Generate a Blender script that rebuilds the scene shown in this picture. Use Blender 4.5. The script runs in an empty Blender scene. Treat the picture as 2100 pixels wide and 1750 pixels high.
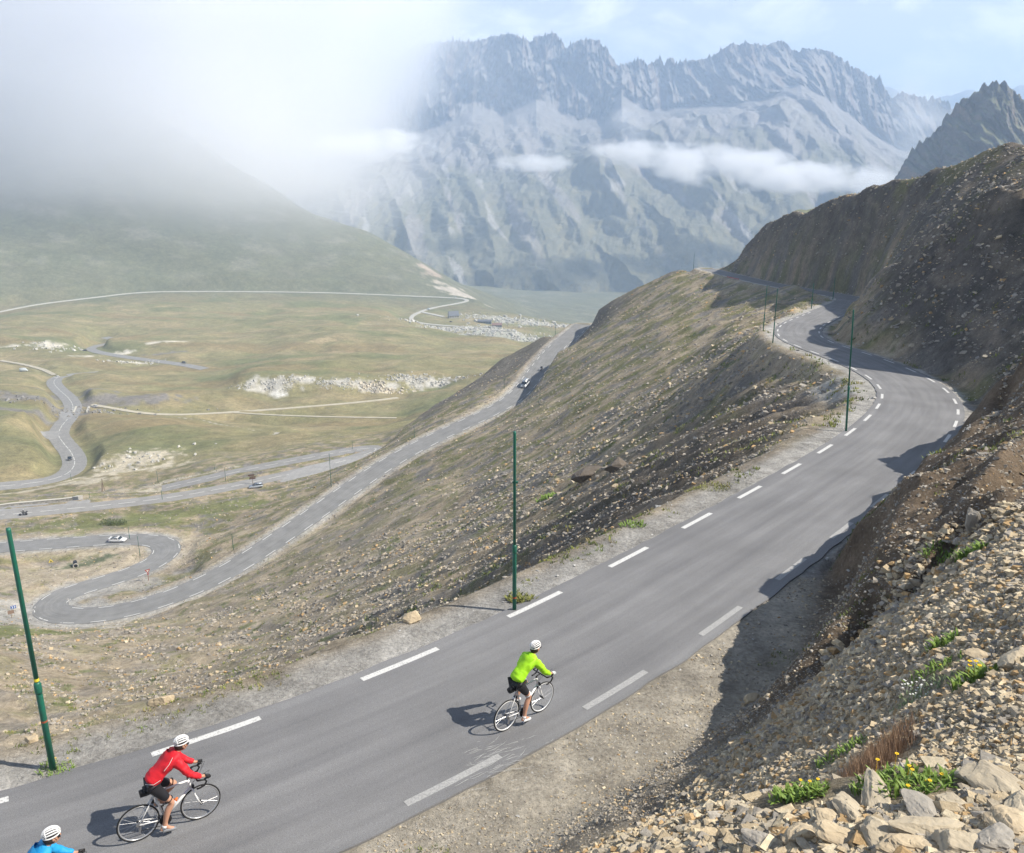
import bpy, math, random
import numpy as np
from mathutils import Vector, Matrix
R = math.radians
S = bpy.context.scene
COL = S.collection
# ------------------------------------------------------------------ camera
F = 1816.0; V0 = 300.0                       # focal length and horizon in a 2100 x 1750 picture
PITCH = math.atan((875 - V0) / F)
cam = bpy.data.objects.new('camera', bpy.data.cameras.new('camera'))
COL.objects.link(cam)
cam.data.sensor_width = 36; cam.data.lens = F / 2100 * 36
cam.data.clip_start = 0.1; cam.data.clip_end = 60000
cam.rotation_euler = (math.pi / 2 - PITCH, 0, 0)
S.camera = cam
# ------------------------------------------------------------------ sky and sun
SUN_EL = 44.5
SUN_DIR = Vector((math.cos(R(-7)), math.sin(R(-7)), 0)) * math.cos(R(SUN_EL)) + Vector((0, 0, math.sin(R(SUN_EL))))
w = bpy.data.worlds.new('World'); S.world = w; w.use_nodes = True
nt = w.node_tree; nt.nodes.clear()
out = nt.nodes.new('ShaderNodeOutputWorld'); bg = nt.nodes.new('ShaderNodeBackground')
sky = nt.nodes.new('ShaderNodeTexSky'); sky.sky_type = 'NISHITA'; sky.sun_disc = False
sky.sun_elevation = R(SUN_EL); sky.sun_rotation = math.atan2(SUN_DIR.x, SUN_DIR.y)
sky.altitude = 2500; sky.air_density = 1.0; sky.dust_density = 1.0
bg.inputs['Strength'].default_value = 0.06
tc = nt.nodes.new('ShaderNodeTexCoord')
mp = nt.nodes.new('ShaderNodeMapping'); mp.inputs['Scale'].default_value = (1, 1, 1.7); mp.inputs['Location'].default_value = (3.37, 1.71, .43)
n1 = nt.nodes.new('ShaderNodeTexNoise'); n1.inputs['Scale'].default_value = 7; n1.inputs['Detail'].default_value = 9
n1.inputs['Roughness'].default_value = 0.6; n1.inputs['Distortion'].default_value = 0.5
mr = nt.nodes.new('ShaderNodeMapRange'); mr.inputs['From Min'].default_value = 0.44; mr.inputs['From Max'].default_value = 0.57; mr.inputs['To Min'].default_value = 0.5
mx = nt.nodes.new('ShaderNodeMix'); mx.data_type = 'RGBA'
cl = nt.nodes.new('ShaderNodeRGB'); cl.outputs[0].default_value = (13.2, 13.4, 13.7, 1)
sc_ = nt.nodes.new('ShaderNodeMath'); sc_.operation = 'MULTIPLY'; sc_.inputs[1].default_value = 0.85
L = nt.links.new
L(tc.outputs['Generated'], mp.inputs['Vector']); L(mp.outputs[0], n1.inputs['Vector']); L(n1.outputs['Fac'], mr.inputs['Value'])
sx = nt.nodes.new('ShaderNodeSeparateXYZ'); L(tc.outputs['Generated'], sx.inputs[0])
el = nt.nodes.new('ShaderNodeMapRange'); el.inputs['From Min'].default_value = .22; el.inputs['From Max'].default_value = .5; el.inputs['To Min'].default_value = 1.0; el.inputs['To Max'].default_value = .12
L(sx.outputs['Z'], el.inputs['Value']); L(el.outputs[0], sc_.inputs[1]); L(mr.outputs[0], sc_.inputs[0]); L(sc_.outputs[0], mx.inputs['Factor']); L(sky.outputs[0], mx.inputs['A']); L(cl.outputs[0], mx.inputs['B'])
L(mx.outputs['Result'], bg.inputs['Color']); L(bg.outputs[0], out.inputs['Surface'])
sl = bpy.data.lights.new('sun', 'SUN'); sl.energy = 5.0; sl.angle = R(0.5); sl.color = (1.0, 0.93, 0.82)
so = bpy.data.objects.new('sun', sl); COL.objects.link(so)
so.rotation_euler = SUN_DIR.to_track_quat('Z', 'Y').to_euler(); so.location = (300, -80, 300)
S.view_settings.view_transform = 'Standard'; S.view_settings.look = 'None'
S.view_settings.gamma = 1; S.view_settings.exposure = 0.72
S.render.engine = 'CYCLES'
S.cycles.volume_bounces = 12; S.cycles.max_bounces = 14; S.cycles.use_denoising = True
S.cycles.volume_step_rate = 1.0; S.cycles.volume_max_steps = 256
# ------------------------------------------------------------------ helpers
CP, SP = math.cos(PITCH), math.sin(PITCH)
def ray(u, v):
    x = (u - 1050) / F; y = -(v - 875) / F
    return np.array([x, CP + y * SP, y * CP - SP])
def PD(u, v, D):                              # the world point seen at (u, v) at ground distance D
    r = ray(u, v); return r * (D / math.hypot(r[0], r[1]))
def PZ(u, v, h):                              # ... at height -h
    r = ray(u, v); return r * (-h / r[2])
def tagk(o, kind): o['kind'] = kind; return o
def tag(o, label, cat, group=None):
    o['label'] = label; o['category'] = cat
    if group: o['group'] = group
    return o
def meshobj(name, verts, faces, mat=None, parent=None, smooth=False):
    me = bpy.data.meshes.new(name)
    verts = np.asarray(verts, dtype=np.float32)
    if isinstance(faces, np.ndarray):
        n = faces.shape[1]
        me.vertices.add(len(verts)); me.vertices.foreach_set('co', verts.ravel())
        me.loops.add(faces.size); me.loops.foreach_set('vertex_index', faces.ravel().astype(np.int32))
        me.polygons.add(len(faces)); me.polygons.foreach_set('loop_start', (np.arange(len(faces)) * n).astype(np.int32))
        me.polygons.foreach_set('use_smooth', np.full(len(faces), smooth))
        me.update(calc_edges=True)
    else:
        me.from_pydata([tuple(map(float, v)) for v in verts], [], [tuple(int(i) for i in f) for f in faces])
        if smooth:
            me.polygons.foreach_set('use_smooth', np.full(len(me.polygons), True))
        me.update()
    o = bpy.data.objects.new(name, me); COL.objects.link(o)
    if mat is not None: me.materials.append(mat)
    if parent is not None: o.parent = parent
    return o
def colattr(o, cols):
    a = o.data.color_attributes.new('Col', 'FLOAT_COLOR', 'POINT')
    c = np.ones((len(cols), 4), np.float32); c[:, :3] = cols
    a.data.foreach_set('color', c.ravel())
# numpy noise
def _h(ix, iy, s):
    n = (ix.astype(np.int64) * 374761393 + iy.astype(np.int64) * 668265263 + s * 2147483647) & 0xffffffff
    n = ((n ^ (n >> 13)) * 1274126177) & 0xffffffff
    return ((n ^ (n >> 16)) & 0xffff) / 65535.0
def vn(x, y, s=0):
    """smooth gradient noise, about -1..1"""
    ix = np.floor(x); iy = np.floor(y); fx = x - ix; fy = y - iy
    ux = fx * fx * fx * (fx * (fx * 6 - 15) + 10); uy = fy * fy * fy * (fy * (fy * 6 - 15) + 10)
    def g(a, b, dx, dy):
        t = _h(ix + a, iy + b, s) * 2 * np.pi
        return np.cos(t) * dx + np.sin(t) * dy
    n00 = g(0, 0, fx, fy); n10 = g(1, 0, fx - 1, fy); n01 = g(0, 1, fx, fy - 1); n11 = g(1, 1, fx - 1, fy - 1)
    return (n00 * (1 - ux) + n10 * ux) * (1 - uy) + (n01 * (1 - ux) + n11 * ux) * uy
def fbm(x, y, s=0, o=4, r=0.5):
    t = 0; a = 1.0; f = 1.0
    for i in range(o):
        t = t + a * vn(x * f + 17.3 * i, y * f - 9.1 * i, s + i); a *= r; f *= 2.03
    return t
def sstep(a, b, x):
    t = np.clip((x - a) / (b - a), 0, 1); return t * t * (3 - 2 * t)
# ------------------------------------------------------------------ materials
def mat(name, color, rough=0.8, metal=0.0, noise=None, spec=0.3, coat=0, bump=None, noise2=None):
    """noise = (scale, amount, colour2): mottles the base colour by a procedural noise"""
    m = bpy.data.materials.new(name); m.use_nodes = True
    t = m.node_tree; b = t.nodes['Principled BSDF']
    b.inputs['Base Color'].default_value = (*color, 1); b.inputs['Roughness'].default_value = rough
    b.inputs['Metallic'].default_value = metal; b.inputs['Specular IOR Level'].default_value = spec
    if coat: b.inputs['Coat Weight'].default_value = coat
    co = t.nodes.new('ShaderNodeTexCoord')
    if noise is None: noise = (8, 0.5, tuple(c * 0.8 for c in color))
    n = t.nodes.new('ShaderNodeTexNoise'); n.inputs['Scale'].default_value = noise[0]; n.inputs['Detail'].default_value = 6
    t.links.new(co.outputs['Object'], n.inputs['Vector'])
    r = t.nodes.new('ShaderNodeMapRange'); r.inputs['From Min'].default_value = 0.35; r.inputs['From Max'].default_value = 0.65
    r.inputs['To Max'].default_value = noise[1]
    x = t.nodes.new('ShaderNodeMix'); x.data_type = 'RGBA'
    x.inputs['A'].default_value = (*color, 1); x.inputs['B'].default_value = (*noise[2], 1)
    t.links.new(n.outputs['Fac'], r.inputs['Value']); t.links.new(r.outputs[0], x.inputs['Factor'])
    t.links.new(x.outputs['Result'], b.inputs['Base Color'])
    if bump:
        nb = t.nodes.new('ShaderNodeTexNoise'); nb.inputs['Scale'].default_value = bump[0]; nb.inputs['Detail'].default_value = 5
        t.links.new(co.outputs['Object'], nb.inputs['Vector'])
        bp = t.nodes.new('ShaderNodeBump'); bp.inputs['Strength'].default_value = 1; bp.inputs['Distance'].default_value = bump[1]
        t.links.new(nb.outputs['Fac'], bp.inputs['Height']); t.links.new(bp.outputs[0], b.inputs['Normal'])
    return m
def colmat(name, rough=0.95, scales=((3.0, .35), (0.35, .3)), bumps=(), spec=0.2):
    """base colour from the mesh's own colour attribute, varied by procedural noises (world sized)"""
    m = bpy.data.materials.new(name); m.use_nodes = True
    t = m.node_tree; b = t.nodes['Principled BSDF']
    b.inputs['Roughness'].default_value = rough; b.inputs['Specular IOR Level'].default_value = spec
    a = t.nodes.new('ShaderNodeAttribute'); a.attribute_name = 'Col'
    co = t.nodes.new('ShaderNodeTexCoord')
    last = a.outputs['Color']
    for sc, am in scales:
        n = t.nodes.new('ShaderNodeTexNoise'); n.inputs['Scale'].default_value = sc; n.inputs['Detail'].default_value = 8
        n.inputs['Roughness'].default_value = 0.65
        t.links.new(co.outputs['Object'], n.inputs['Vector'])
        r = t.nodes.new('ShaderNodeMapRange'); r.inputs['From Min'].default_value = 0.3; r.inputs['From Max'].default_value = 0.7
        r.inputs['To Min'].default_value = 1 - am; r.inputs['To Max'].default_value = 1 + am
        t.links.new(n.outputs['Fac'], r.inputs['Value'])
        v = t.nodes.new('ShaderNodeVectorMath'); v.operation = 'SCALE'
        t.links.new(last, v.inputs[0]); t.links.new(r.outputs[0], v.inputs['Scale']); last = v.outputs[0]
    t.links.new(last, b.inputs['Base Color'])
    nrm = None
    for sc, ds in bumps:
        n = t.nodes.new('ShaderNodeTexNoise'); n.inputs['Scale'].default_value = sc; n.inputs['Detail'].default_value = 8
        n.inputs['Roughness'].default_value = 0.7
        t.links.new(co.outputs['Object'], n.inputs['Vector'])
        bp = t.nodes.new('ShaderNodeBump'); bp.inputs['Distance'].default_value = ds
        t.links.new(n.outputs['Fac'], bp.inputs['Height'])
        if nrm is not None: t.links.new(nrm, bp.inputs['Normal'])
        nrm = bp.outputs[0]
    if nrm is not None: t.links.new(nrm, b.inputs['Normal'])
    return m
HAZE_D = 0.00019
# ------------------------------------------------------------------ road lines, measured in metres from the camera
UL = np.array([(-60, 3, -9.5), (-28, 6.5, -10.9), (-15, 11.1, -11.8), (-11.3, 13.2, -12.05), (-7.6, 15.4, -12.3), (-3.3, 18.8, -12.5), (0.3, 22.5, -12.8), (3.5, 26.4, -13.1), (6.7, 30.6, -13.5), (9.7, 34.4, -14.0),
 (12.8, 38.6, -14.4), (15.7, 42.4, -14.8), (18.7, 46.5, -15.2), (21.4, 50.8, -15.6), (23.8, 55.2, -16.2), (26.1, 59.6, -16.8), (28.0, 64.2, -17.4),
 (29.2, 69.1, -17.9), (29.7, 74.2, -18.3), (29.9, 79.2, -18.8), (29.7, 84.1, -19.2), (29.4, 89.1, -19.7), (29.4, 94.2, -20.1), (30.0, 99.1, -20.6),
 (31.4, 103.9, -21.0), (33.1, 108.5, -21.4), (35.0, 113.1, -21.8), (37.2, 117.5, -22.3), (39.5, 122.0, -22.8), (41.8, 126.4, -23.3), (44.1, 130.9, -23.8)])
far = [PZ(1697, 625, 25.6), PZ(1722, 618, 26.8), PZ(1733, 612, 28.3), PZ(1712, 607, 30.0), PZ(1660, 600, 31.6), PZ(1600, 591, 33.8), PZ(1555, 582, 35.8), PZ(1505, 570, 38.0), PZ(1465, 559, 39.6), PZ(1436, 551.5, 40.6)]
UL = np.vstack([UL, np.array(far)])
LL = np.array([(26, 356, -69), (20.4, 339.6, -70.3), (17.0, 335.4, -71.0), (14.0, 328.2, -72.0), (12.0, 322.4, -72.7), (9.9, 316.3, -73.5), (7.8, 309.9, -74.4), (5.8, 303.3, -75.2), (4.0, 296.8, -76.1), (2.0, 290.0, -77.0), (0.1, 283.9, -77.7), (-2.7, 277.7, -78.5), (-6.2, 272.6, -79.3), (-10.4, 267.3, -80.0), (-15.0, 262.5, -80.8), (-19.7, 257.4, -81.5), (-24.2, 252.8, -82.3), (-28.5, 247.4, -83.0), (-32.7, 242.1, -83.8), (-36.4, 236.5, -84.5), (-40.1, 230.8, -85.3), (-43.7, 225.2, -86.0), (-61.2, 189.1, -90.4), (-64.9, 183.8, -91.1), (-69.2, 178.8, -91.8), (-74.2, 173.8, -92.5), (-79.7, 169.5, -93.2), (-86.3, 167.7, -93.9), (-93.5, 168.2, -94.6), (-99.2, 171.4, -95.3), (-99.6, 175.3, -95.7), (-96.5, 179.5, -96.3), (-92.3, 184.3, -96.9), (-88.3, 189.7, -97.6), (-85.9, 195.4, -98.1), (-84.6, 201.2, -98.7), (-84.8, 207.2, -99.2), (-86.5, 212.7, -99.5), (-90.6, 217.9, -99.9), (-97.4, 220.4, -100.2), (-105.0, 220.5, -100.4), (-112.2, 219.5, -100.5), (-119.4, 218.2, -100.6), (-126.5, 217.1, -100.6), (-133.3, 216.1, -100.7), (-150, 213.5, -101), (-190, 208, -102)])
def smooth_line(P, step):
    P = np.asarray(P, float)
    for _ in range(2):
        Q = P.copy(); Q[1:-1] = .25 * P[:-2] + .5 * P[1:-1] + .25 * P[2:]; P = Q
    Q = np.vstack([2 * P[0] - P[1], P, 2 * P[-1] - P[-2]]); o = []
    for i in range(1, len(Q) - 2):
        n = max(2, int(np.linalg.norm(Q[i + 1] - Q[i]) / step))
        for k in range(n):
            t = k / n; a, b, c, d = Q[i - 1], Q[i], Q[i + 1], Q[i + 2]
            o.append(.5 * (2 * b + (c - a) * t + (2 * a - 5 * b + 4 * c - d) * t * t + (3 * b - a - 3 * c + d) * t ** 3))
    o.append(P[-1]); return np.array(o)
def offset(P, d):
    T = np.gradient(P[:, :2], axis=0); T /= np.linalg.norm(T, axis=1)[:, None] + 1e-9
    Q = P.copy(); Q[:, 0] += T[:, 1] * d; Q[:, 1] -= T[:, 0] * d     # to the right of travel
    return Q
def px_road(pts):                             # [(u, v, h)...] centre line
    return np.array([PZ(u, v, h) for u, v, h in pts])
W_U, W_L = 4.72, 6.2
def rise(y): return np.interp(y, [10, 30, 45, 60], [.34, .32, .16, 0])     # the upper road banks up towards the hill
up_c = offset(smooth_line(UL, 1.0), W_U / 2); up_c[:, 2] += rise(up_c[:, 1]) / 2                     # centre of the upper road
lo_l = smooth_line(LL, 1.5)
lo_c = offset(lo_l, -W_L / 2)                                      # travelling towards the camera the other line is on the left hand
car_road = px_road([(-420, 1088, 99), (-150, 1075, 102), (0, 1056, 104), (120, 1046, 105.5), (250, 1034, 107), (330, 1025, 108), (400, 1013, 108.5), (470, 1000, 109.5), (540, 986, 110.5), (640, 962, 112), (735, 938, 113.5), (800, 925, 114), (790, 905, 114.8), (728, 926, 115), (650, 934, 115.8), (560, 952, 117), (480, 969, 118), (410, 985, 119), (330, 1003, 121)])
far_road = px_road([(-300, 1012, 127), (-80, 1004, 129), (30, 998, 131), (110, 990, 133), (150, 975, 135), (163, 955, 138), (157, 930, 142), (128, 908, 146), (108, 893, 149), (118, 880, 152), (142, 858, 155), (165, 833, 159), (150, 820, 162), (118, 800, 167), (98, 784, 172), (108, 773, 175), (135, 768, 177), (180, 766, 180), (230, 762, 184)])
top_road = px_road([(420, 757, 186), (385, 748, 187), (350, 744, 188), (290, 738, 190), (240, 730, 193), (195, 723, 196), (168, 716, 198), (185, 710, 200), (225, 706, 202), (250, 701, 204), (240, 697, 206), (215, 692, 209)])
white_trk = np.vstack([[PD(*q) for q in ((-200, 690, 1300), (0, 636, 1390), (60, 623, 1415), (150, 617, 1430), (225, 609, 1450), (262, 601, 1470), (290, 597.5, 1480), (400, 598, 1480), (520, 599, 1480), (640, 599.5, 1482), (700, 601, 1485), (800, 606, 1490), (880, 610, 1500), (930, 611, 1515))], px_road([(968, 613, 246), (975, 619, 246), (940, 623, 246), (890, 629, 246), (866, 637, 246), (848, 645, 245), (836, 653, 244), (840, 660, 243), (860, 665, 242), (900, 668, 242), (950, 671, 241), (1000, 674, 240), (1040, 680, 238)])])
hut_trk = px_road([(866, 641, 245.5), (890, 646, 246), (912, 651, 247)])
meadow_trk = px_road([(188, 831, 160), (230, 836, 161), (270, 846, 162), (310, 853, 163), (360, 853, 165), (420, 849, 166), (480, 847, 167), (560, 841, 169), (640, 834, 170), (720, 828, 171), (780, 822, 172), (820, 816, 173)])
meadow_trk2 = px_road([(480, 847, 167), (540, 852, 166.5), (620, 855, 166), (720, 857, 165), (820, 858, 165)])
stream = px_road([(325, 876, 157), (420, 884, 156), (470, 893, 155), (530, 903, 154), (560, 905, 153), (585, 915, 151), (568, 928, 148), (566, 938, 146)])
bus_trk = px_road([(112, 770, 175.5), (95, 757, 178), (60, 748, 180), (0, 740, 183)])
CLS = {}
for nm, ln, st in (('car', car_road, 2), ('farr', far_road, 4), ('top', top_road, 6), ('white', white_trk, 8), ('hut', hut_trk, 6), ('mt', meadow_trk, 5), ('mt2', meadow_trk2, 5), ('str', stream, 3), ('bus', bus_trk, 4)):
    CLS[nm] = smooth_line(ln, st)
# name: (centre line, half width flat, blend distance)
CARVE = [(up_c, W_U / 2 + 1.6, 2.2), (lo_c, W_L / 2 + 1.8, 4.0), (CLS['car'], 5.0, 5.0), (CLS['farr'], 6.5, 8.0), (CLS['top'], 6, 10), (CLS['white'], 13, 26), (CLS['hut'], 7, 12), (CLS['mt'], 3, 8), (CLS['mt2'], 3, 8), (CLS['bus'], 3, 8)]
# ------------------------------------------------------------------ control lines of the land: (u, v, D) = pixel and ground distance
CL = []
def cl(*pts): CL.append(np.array([PD(*p) for p in pts]))
def cw(*pts): CL.append(np.array(pts, float))
cw((-60, -2, -8.5), (-28, 1.2, -10.4), (-12, 7.6, -11.4)) 
# bank on the inner side of the upper road, its foot, crest and the stony field
cl((1060, 1750, 12.3), (1300, 1600, 14.2), (1400, 1545, 15.2))
cl((1100, 1748, 12.0), (1240, 1655, 13.4), (1450, 1540, 15.0), (1600, 1440, 16.4), (1800, 1300, 18.6), (1900, 1190, 19.6), (1975, 1100, 20.6), (2040, 1040, 21.5), (2100, 1020, 21.5), (2200, 1010, 21))
cl((2020, 806, 50), (2060, 768, 48.5), (2100, 735, 47), (2250, 650, 46), (2500, 560, 46))
ULd = smooth_line(UL, 1.0); _s = ULd[:, 1]
def terrace(y0, y1, prof):
    """heights above the upper road at distances beyond its inner line, for the stretch y0..y1: prof = [(y, [(p, dz), ...]), ...]"""
    nl = len(prof[0][1]); k = (_s >= y0) & (_s <= y1) & (np.arange(len(_s)) > 20)
    for q in range(nl):
        ys = [a[0] for a in prof]; p = np.interp(_s, ys, [a[1][q][0] for a in prof]); dz = np.interp(_s, ys, [a[1][q][1] for a in prof])
        T = np.gradient(ULd[:, :2], axis=0); T /= np.linalg.norm(T, axis=1)[:, None]
        W = ULd.copy(); W[:, 0] += T[:, 1] * (W_U + p); W[:, 1] -= T[:, 0] * (W_U + p); W[:, 2] += dz + rise(W[:, 1]); CL.append(W[k])
terrace(18.5, 54, [(18.5, [(1.9, .1), (2.5, .4), (3.1, .9), (3.8, 1.3)]), (22, [(2.4, .1), (3.1, .8), (3.8, 1.5), (4.6, 2.2)]), (24.5, [(2.6, .2), (3.3, 1.7), (4.2, 3.5), (5.4, 4.4)]), (28, [(1.5, .4), (2.1, 2.4), (3.2, 4.2), (5.5, 5.6)]), (31, [(.6, .7), (1.2, 1.7), (2.7, 3.0), (5.5, 4.9)]), (38, [(.35, .9), (1.0, 1.6), (2.6, 2.7), (6, 4.9)]), (48, [(.4, .9), (1.1, 1.6), (3.0, 2.8), (6, 4.8)]), (54, [(1.2, .5), (2.2, 1.6), (3.6, 3.0), (6, 5.0)])])
terrace(59, 131, [(57, [(1.6, .1), (4, 2.5), (7, 5.6), (10.5, 8.6)]), (75, [(1.6, .1), (4, 2.6), (8, 6.9), (14, 12.5)]), (95, [(1.6, .1), (4, 2.6), (8, 7.0), (15, 13.5)]), (131, [(1.6, .1), (3.5, 2.6), (8, 7.4), (15, 14)])])
cl((2010, 1055, 22.5), (2100, 985, 24.5), (2300, 900, 24))
cl((1450, 1650, 10.8), (1600, 1600, 10.2), (1750, 1500, 10.8), (1900, 1400, 11.0), (2100, 1300, 11.2), (2300, 1200, 11.5))
cl((1700, 1400, 13.4), (1900, 1270, 14.0), (2000, 1200, 14.8), (2100, 1150, 15.2), (2300, 1100, 15))
cl((1480, 1765, 6.6), (1560, 1718, 6.3), (1700, 1660, 6.0), (1800, 1625, 5.8), (1900, 1640, 5.6), (2000, 1620, 5.6), (2100, 1600, 5.6), (2300, 1560, 5.6))
cl((1560, 1715, 7.4), (1700, 1650, 7.2), (1800, 1612, 7.1), (1900, 1600, 7.2), (2100, 1560, 7.2), (2300, 1500, 7.2))
cw((-3, .8, -3.6), (-1, 1.2, -2.6), (0, 1.4, -2.1), (1, 1.4, -1.9), (2.5, 1.0, -1.8))
cw((-2.2, 3.2, -5.2), (0, 4.2, -4.2), (1.3, 4.4, -3.75), (2.2, 4.2, -3.35), (3.4, 4, -3.1))
cl((1250, 1850, 7.6), (1000, 1900, 9.0))
# hillside beyond, right of the road
cl((1975, 850, 57), (1975, 800, 66), (1950, 784, 70), (1905, 766, 74), (1850, 748, 79), (1800, 735, 84), (1745, 716, 91), (1700, 694, 100), (1682, 680, 107), (1692, 667, 112))
cl((1746, 612, 120), (1746, 611, 120), (1746, 610, 120), (1800, 560, 119), (1895, 498, 113), (2000, 430, 106), (2100, 370, 100), (2300, 250, 92), (2500, 160, 90))
cl((1512, 552, 318), (1506, 540, 322), (1512, 520, 322), (1535, 492, 315), (1570, 465, 298), (1605, 445, 280), (1640, 430, 262), (1690, 416, 246), (1740, 404, 232), (1850, 370, 205), (1930, 345, 190), (2000, 330, 180), (2100, 309, 168), (2300, 262, 155), (2500, 230, 150))
cl((1530, 566, 290), (1570, 578, 262), (1620, 588, 240), (1680, 597, 222), (1730, 604, 205), (1748, 606, 196))
# spur between lower road and the upper corner
cl((1172, 662, 352), (1200, 643, 350), (1240, 622, 347), (1300, 590, 337), (1360, 565, 330), (1405, 547, 325))
cl((820, 886, 300), (860, 858, 312), (900, 830, 325), (950, 795, 338), (1000, 760, 350), (1030, 735, 358), (1060, 722, 362), (1125, 686, 356))
cl((1100, 800, 262), (1120, 760, 280), (1135, 720, 300), (1150, 690, 325))
# behind those crests
cw((-40, 420, -128), (-10, 450, -130), (20, 460, -130), (60, 470, -130), (110, 460, -110), (130, 430, -88))
cw((-60, 380, -122), (-45, 345, -113))
cw((140, 480, -60), (190, 420, -45), (240, 380, -40), (300, 300, -30))
# below the turn-around and between the loops
cl((-300, 1300, 120), (-100, 1330, 120), (0, 1330, 125), (150, 1310, 140), (250, 1290, 150))
cl((0, 1155, 238), (100, 1160, 234), (230, 1150, 226), (290, 1140, 222))
cl((0, 1190, 222), (100, 1200, 214), (200, 1185, 214))
cl((230, 1215, 201), (300, 1205, 200), (400, 1180, 203))
# meadow and hills of the valley
cl((200, 1010, 348), (300, 985, 355), (420, 960, 352))
cl((240, 960, 400), (400, 930, 395), (560, 900, 398), (700, 880, 400))
cl((250, 900, 470), (400, 890, 470), (600, 880, 460), (760, 880, 455))
cl((0, 880, 480), (40, 860, 500), (90, 850, 520)); cl((-200, 930, 470), (0, 925, 440), (60, 930, 430))
cl((0, 825, 590), (60, 830, 580), (120, 835, 575))
cl((0, 805, 640), (50, 790, 680), (80, 800, 660))
cl((180, 800, 640), (300, 810, 620), (420, 800, 640), (500, 810, 640))
cl((170, 768, 770), (260, 757, 790), (330, 750, 810), (400, 752, 800), (470, 760, 770))
cl((490, 795, 655), (560, 822, 640), (600, 815, 640), (700, 812, 640), (800, 814, 645), (880, 802, 655), (935, 778, 665))
cl((485, 768, 672), (520, 763, 668), (560, 762, 666), (600, 759, 664), (640, 772, 660), (700, 776, 657), (760, 776, 660), (800, 762, 670), (860, 756, 676), (900, 758, 676), (945, 765, 680))
cl((500, 745, 800), (600, 735, 820), (750, 730, 830), (900, 740, 800), (1000, 735, 800))
cl((540, 700, 980), (620, 672, 1060), (720, 664, 1080), (830, 672, 1060), (900, 676, 1040), (960, 684, 1020), (1010, 694, 1010), (1060, 706, 1000))
cl((0, 690, 1000), (150, 680, 1020), (300, 690, 980), (420, 700, 950)); cl((0, 665, 1150), (200, 655, 1200), (400, 655, 1200), (560, 650, 1250))
cl((900, 692, 1150), (1000, 706, 1120), (1080, 715, 1110))
cl((880, 672, 1240), (950, 676, 1230), (1050, 690, 1210), (1150, 700, 1190), (1250, 700, 1200))
cl((900, 645, 1360), (960, 648, 1350), (1050, 662, 1320), (1150, 672, 1300), (1250, 680, 1280))
cl((1000, 634, 1420), (1060, 640, 1420), (1110, 650, 1420), (1180, 664, 1400))
cl((986, 626, 1560), (1030, 640, 1620), (1100, 665, 1700), (1200, 700, 1700), (1500, 760, 1700), (2000, 800, 1700), (2500, 800, 1700))
# foggy hillside on the left
cl((962, 606, 1560), (930, 580, 1640), (900, 560, 1690), (860, 530, 1740), (780, 478, 1830), (700, 440, 1900), (600, 395, 1990), (500, 330, 2100), (400, 262, 2200), (250, 190, 2300), (0, 130, 2300), (-400, 60, 2300))
cl((820, 560, 1580), (600, 520, 1620), (400, 490, 1650), (200, 470, 1680), (0, 470, 1700), (-400, 470, 1700))
cl((600, 450, 1800), (400, 390, 1850), (200, 350, 1900), (0, 330, 1900), (-400, 330, 1900))
cw((-700, 2600, -350), (0, 2600, -420), (600, 2600, -430), (1600, 2600, -430), (2800, 2000, -430)); cw((-2400, 2600, -300), (-1300, 2900, -300), (-700, 2600, -350))
# outside the picture
cw((-200, 120, -97), (-260, 60, -80), (-120, 20, -40)); cw((300, 1000, -60), (700, 1000, -60)); cw((60, 6, 4), (60, 30, 4)); cw((90, 60, 12)) if False else None; cw((16, 8, -3), (18, 20, -5))
# ------------------------------------------------------------------ the land: heights on a polar net around the camera
A0, A1 = R(-50), R(50)
NR = 1240; R0, R1 = 1.25, 2700.0
def solve(na, nr):
    az = np.linspace(A0, A1, na); lr = np.linspace(math.log(R0), math.log(R1), nr)
    acc = np.zeros((nr, na)); cnt = np.zeros((nr, na))
    def put(P, wgt=1.0):
        a = np.arctan2(P[:, 0], P[:, 1]); l = np.log(np.hypot(P[:, 0], P[:, 1]) + 1e-9)
        i = (a - A0) / (A1 - A0) * (na - 1); j = (l - lr[0]) / (lr[-1] - lr[0]) * (nr - 1)
        ii = np.round(i).astype(int); jj = np.round(j).astype(int)
        k = (ii >= 0) & (ii < na) & (jj >= 0) & (jj < nr)
        np.add.at(acc, (jj[k], ii[k]), P[k, 2] * wgt); np.add.at(cnt, (jj[k], ii[k]), wgt)
    def dens(P):
        o = []
        for a, b in zip(P[:-1], P[1:]):
            n = 60
            for t in np.linspace(0, 1, n, endpoint=False): o.append(a + (b - a) * t)
        o.append(P[-1]); return np.array(o)
    for P in CL: put(dens(P))
    for P, hw, bl in CARVE:
        for d in (-hw * .8, 0, hw * .8): put(dens(offset(P, d)), 0.6)
    return acc, cnt
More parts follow.
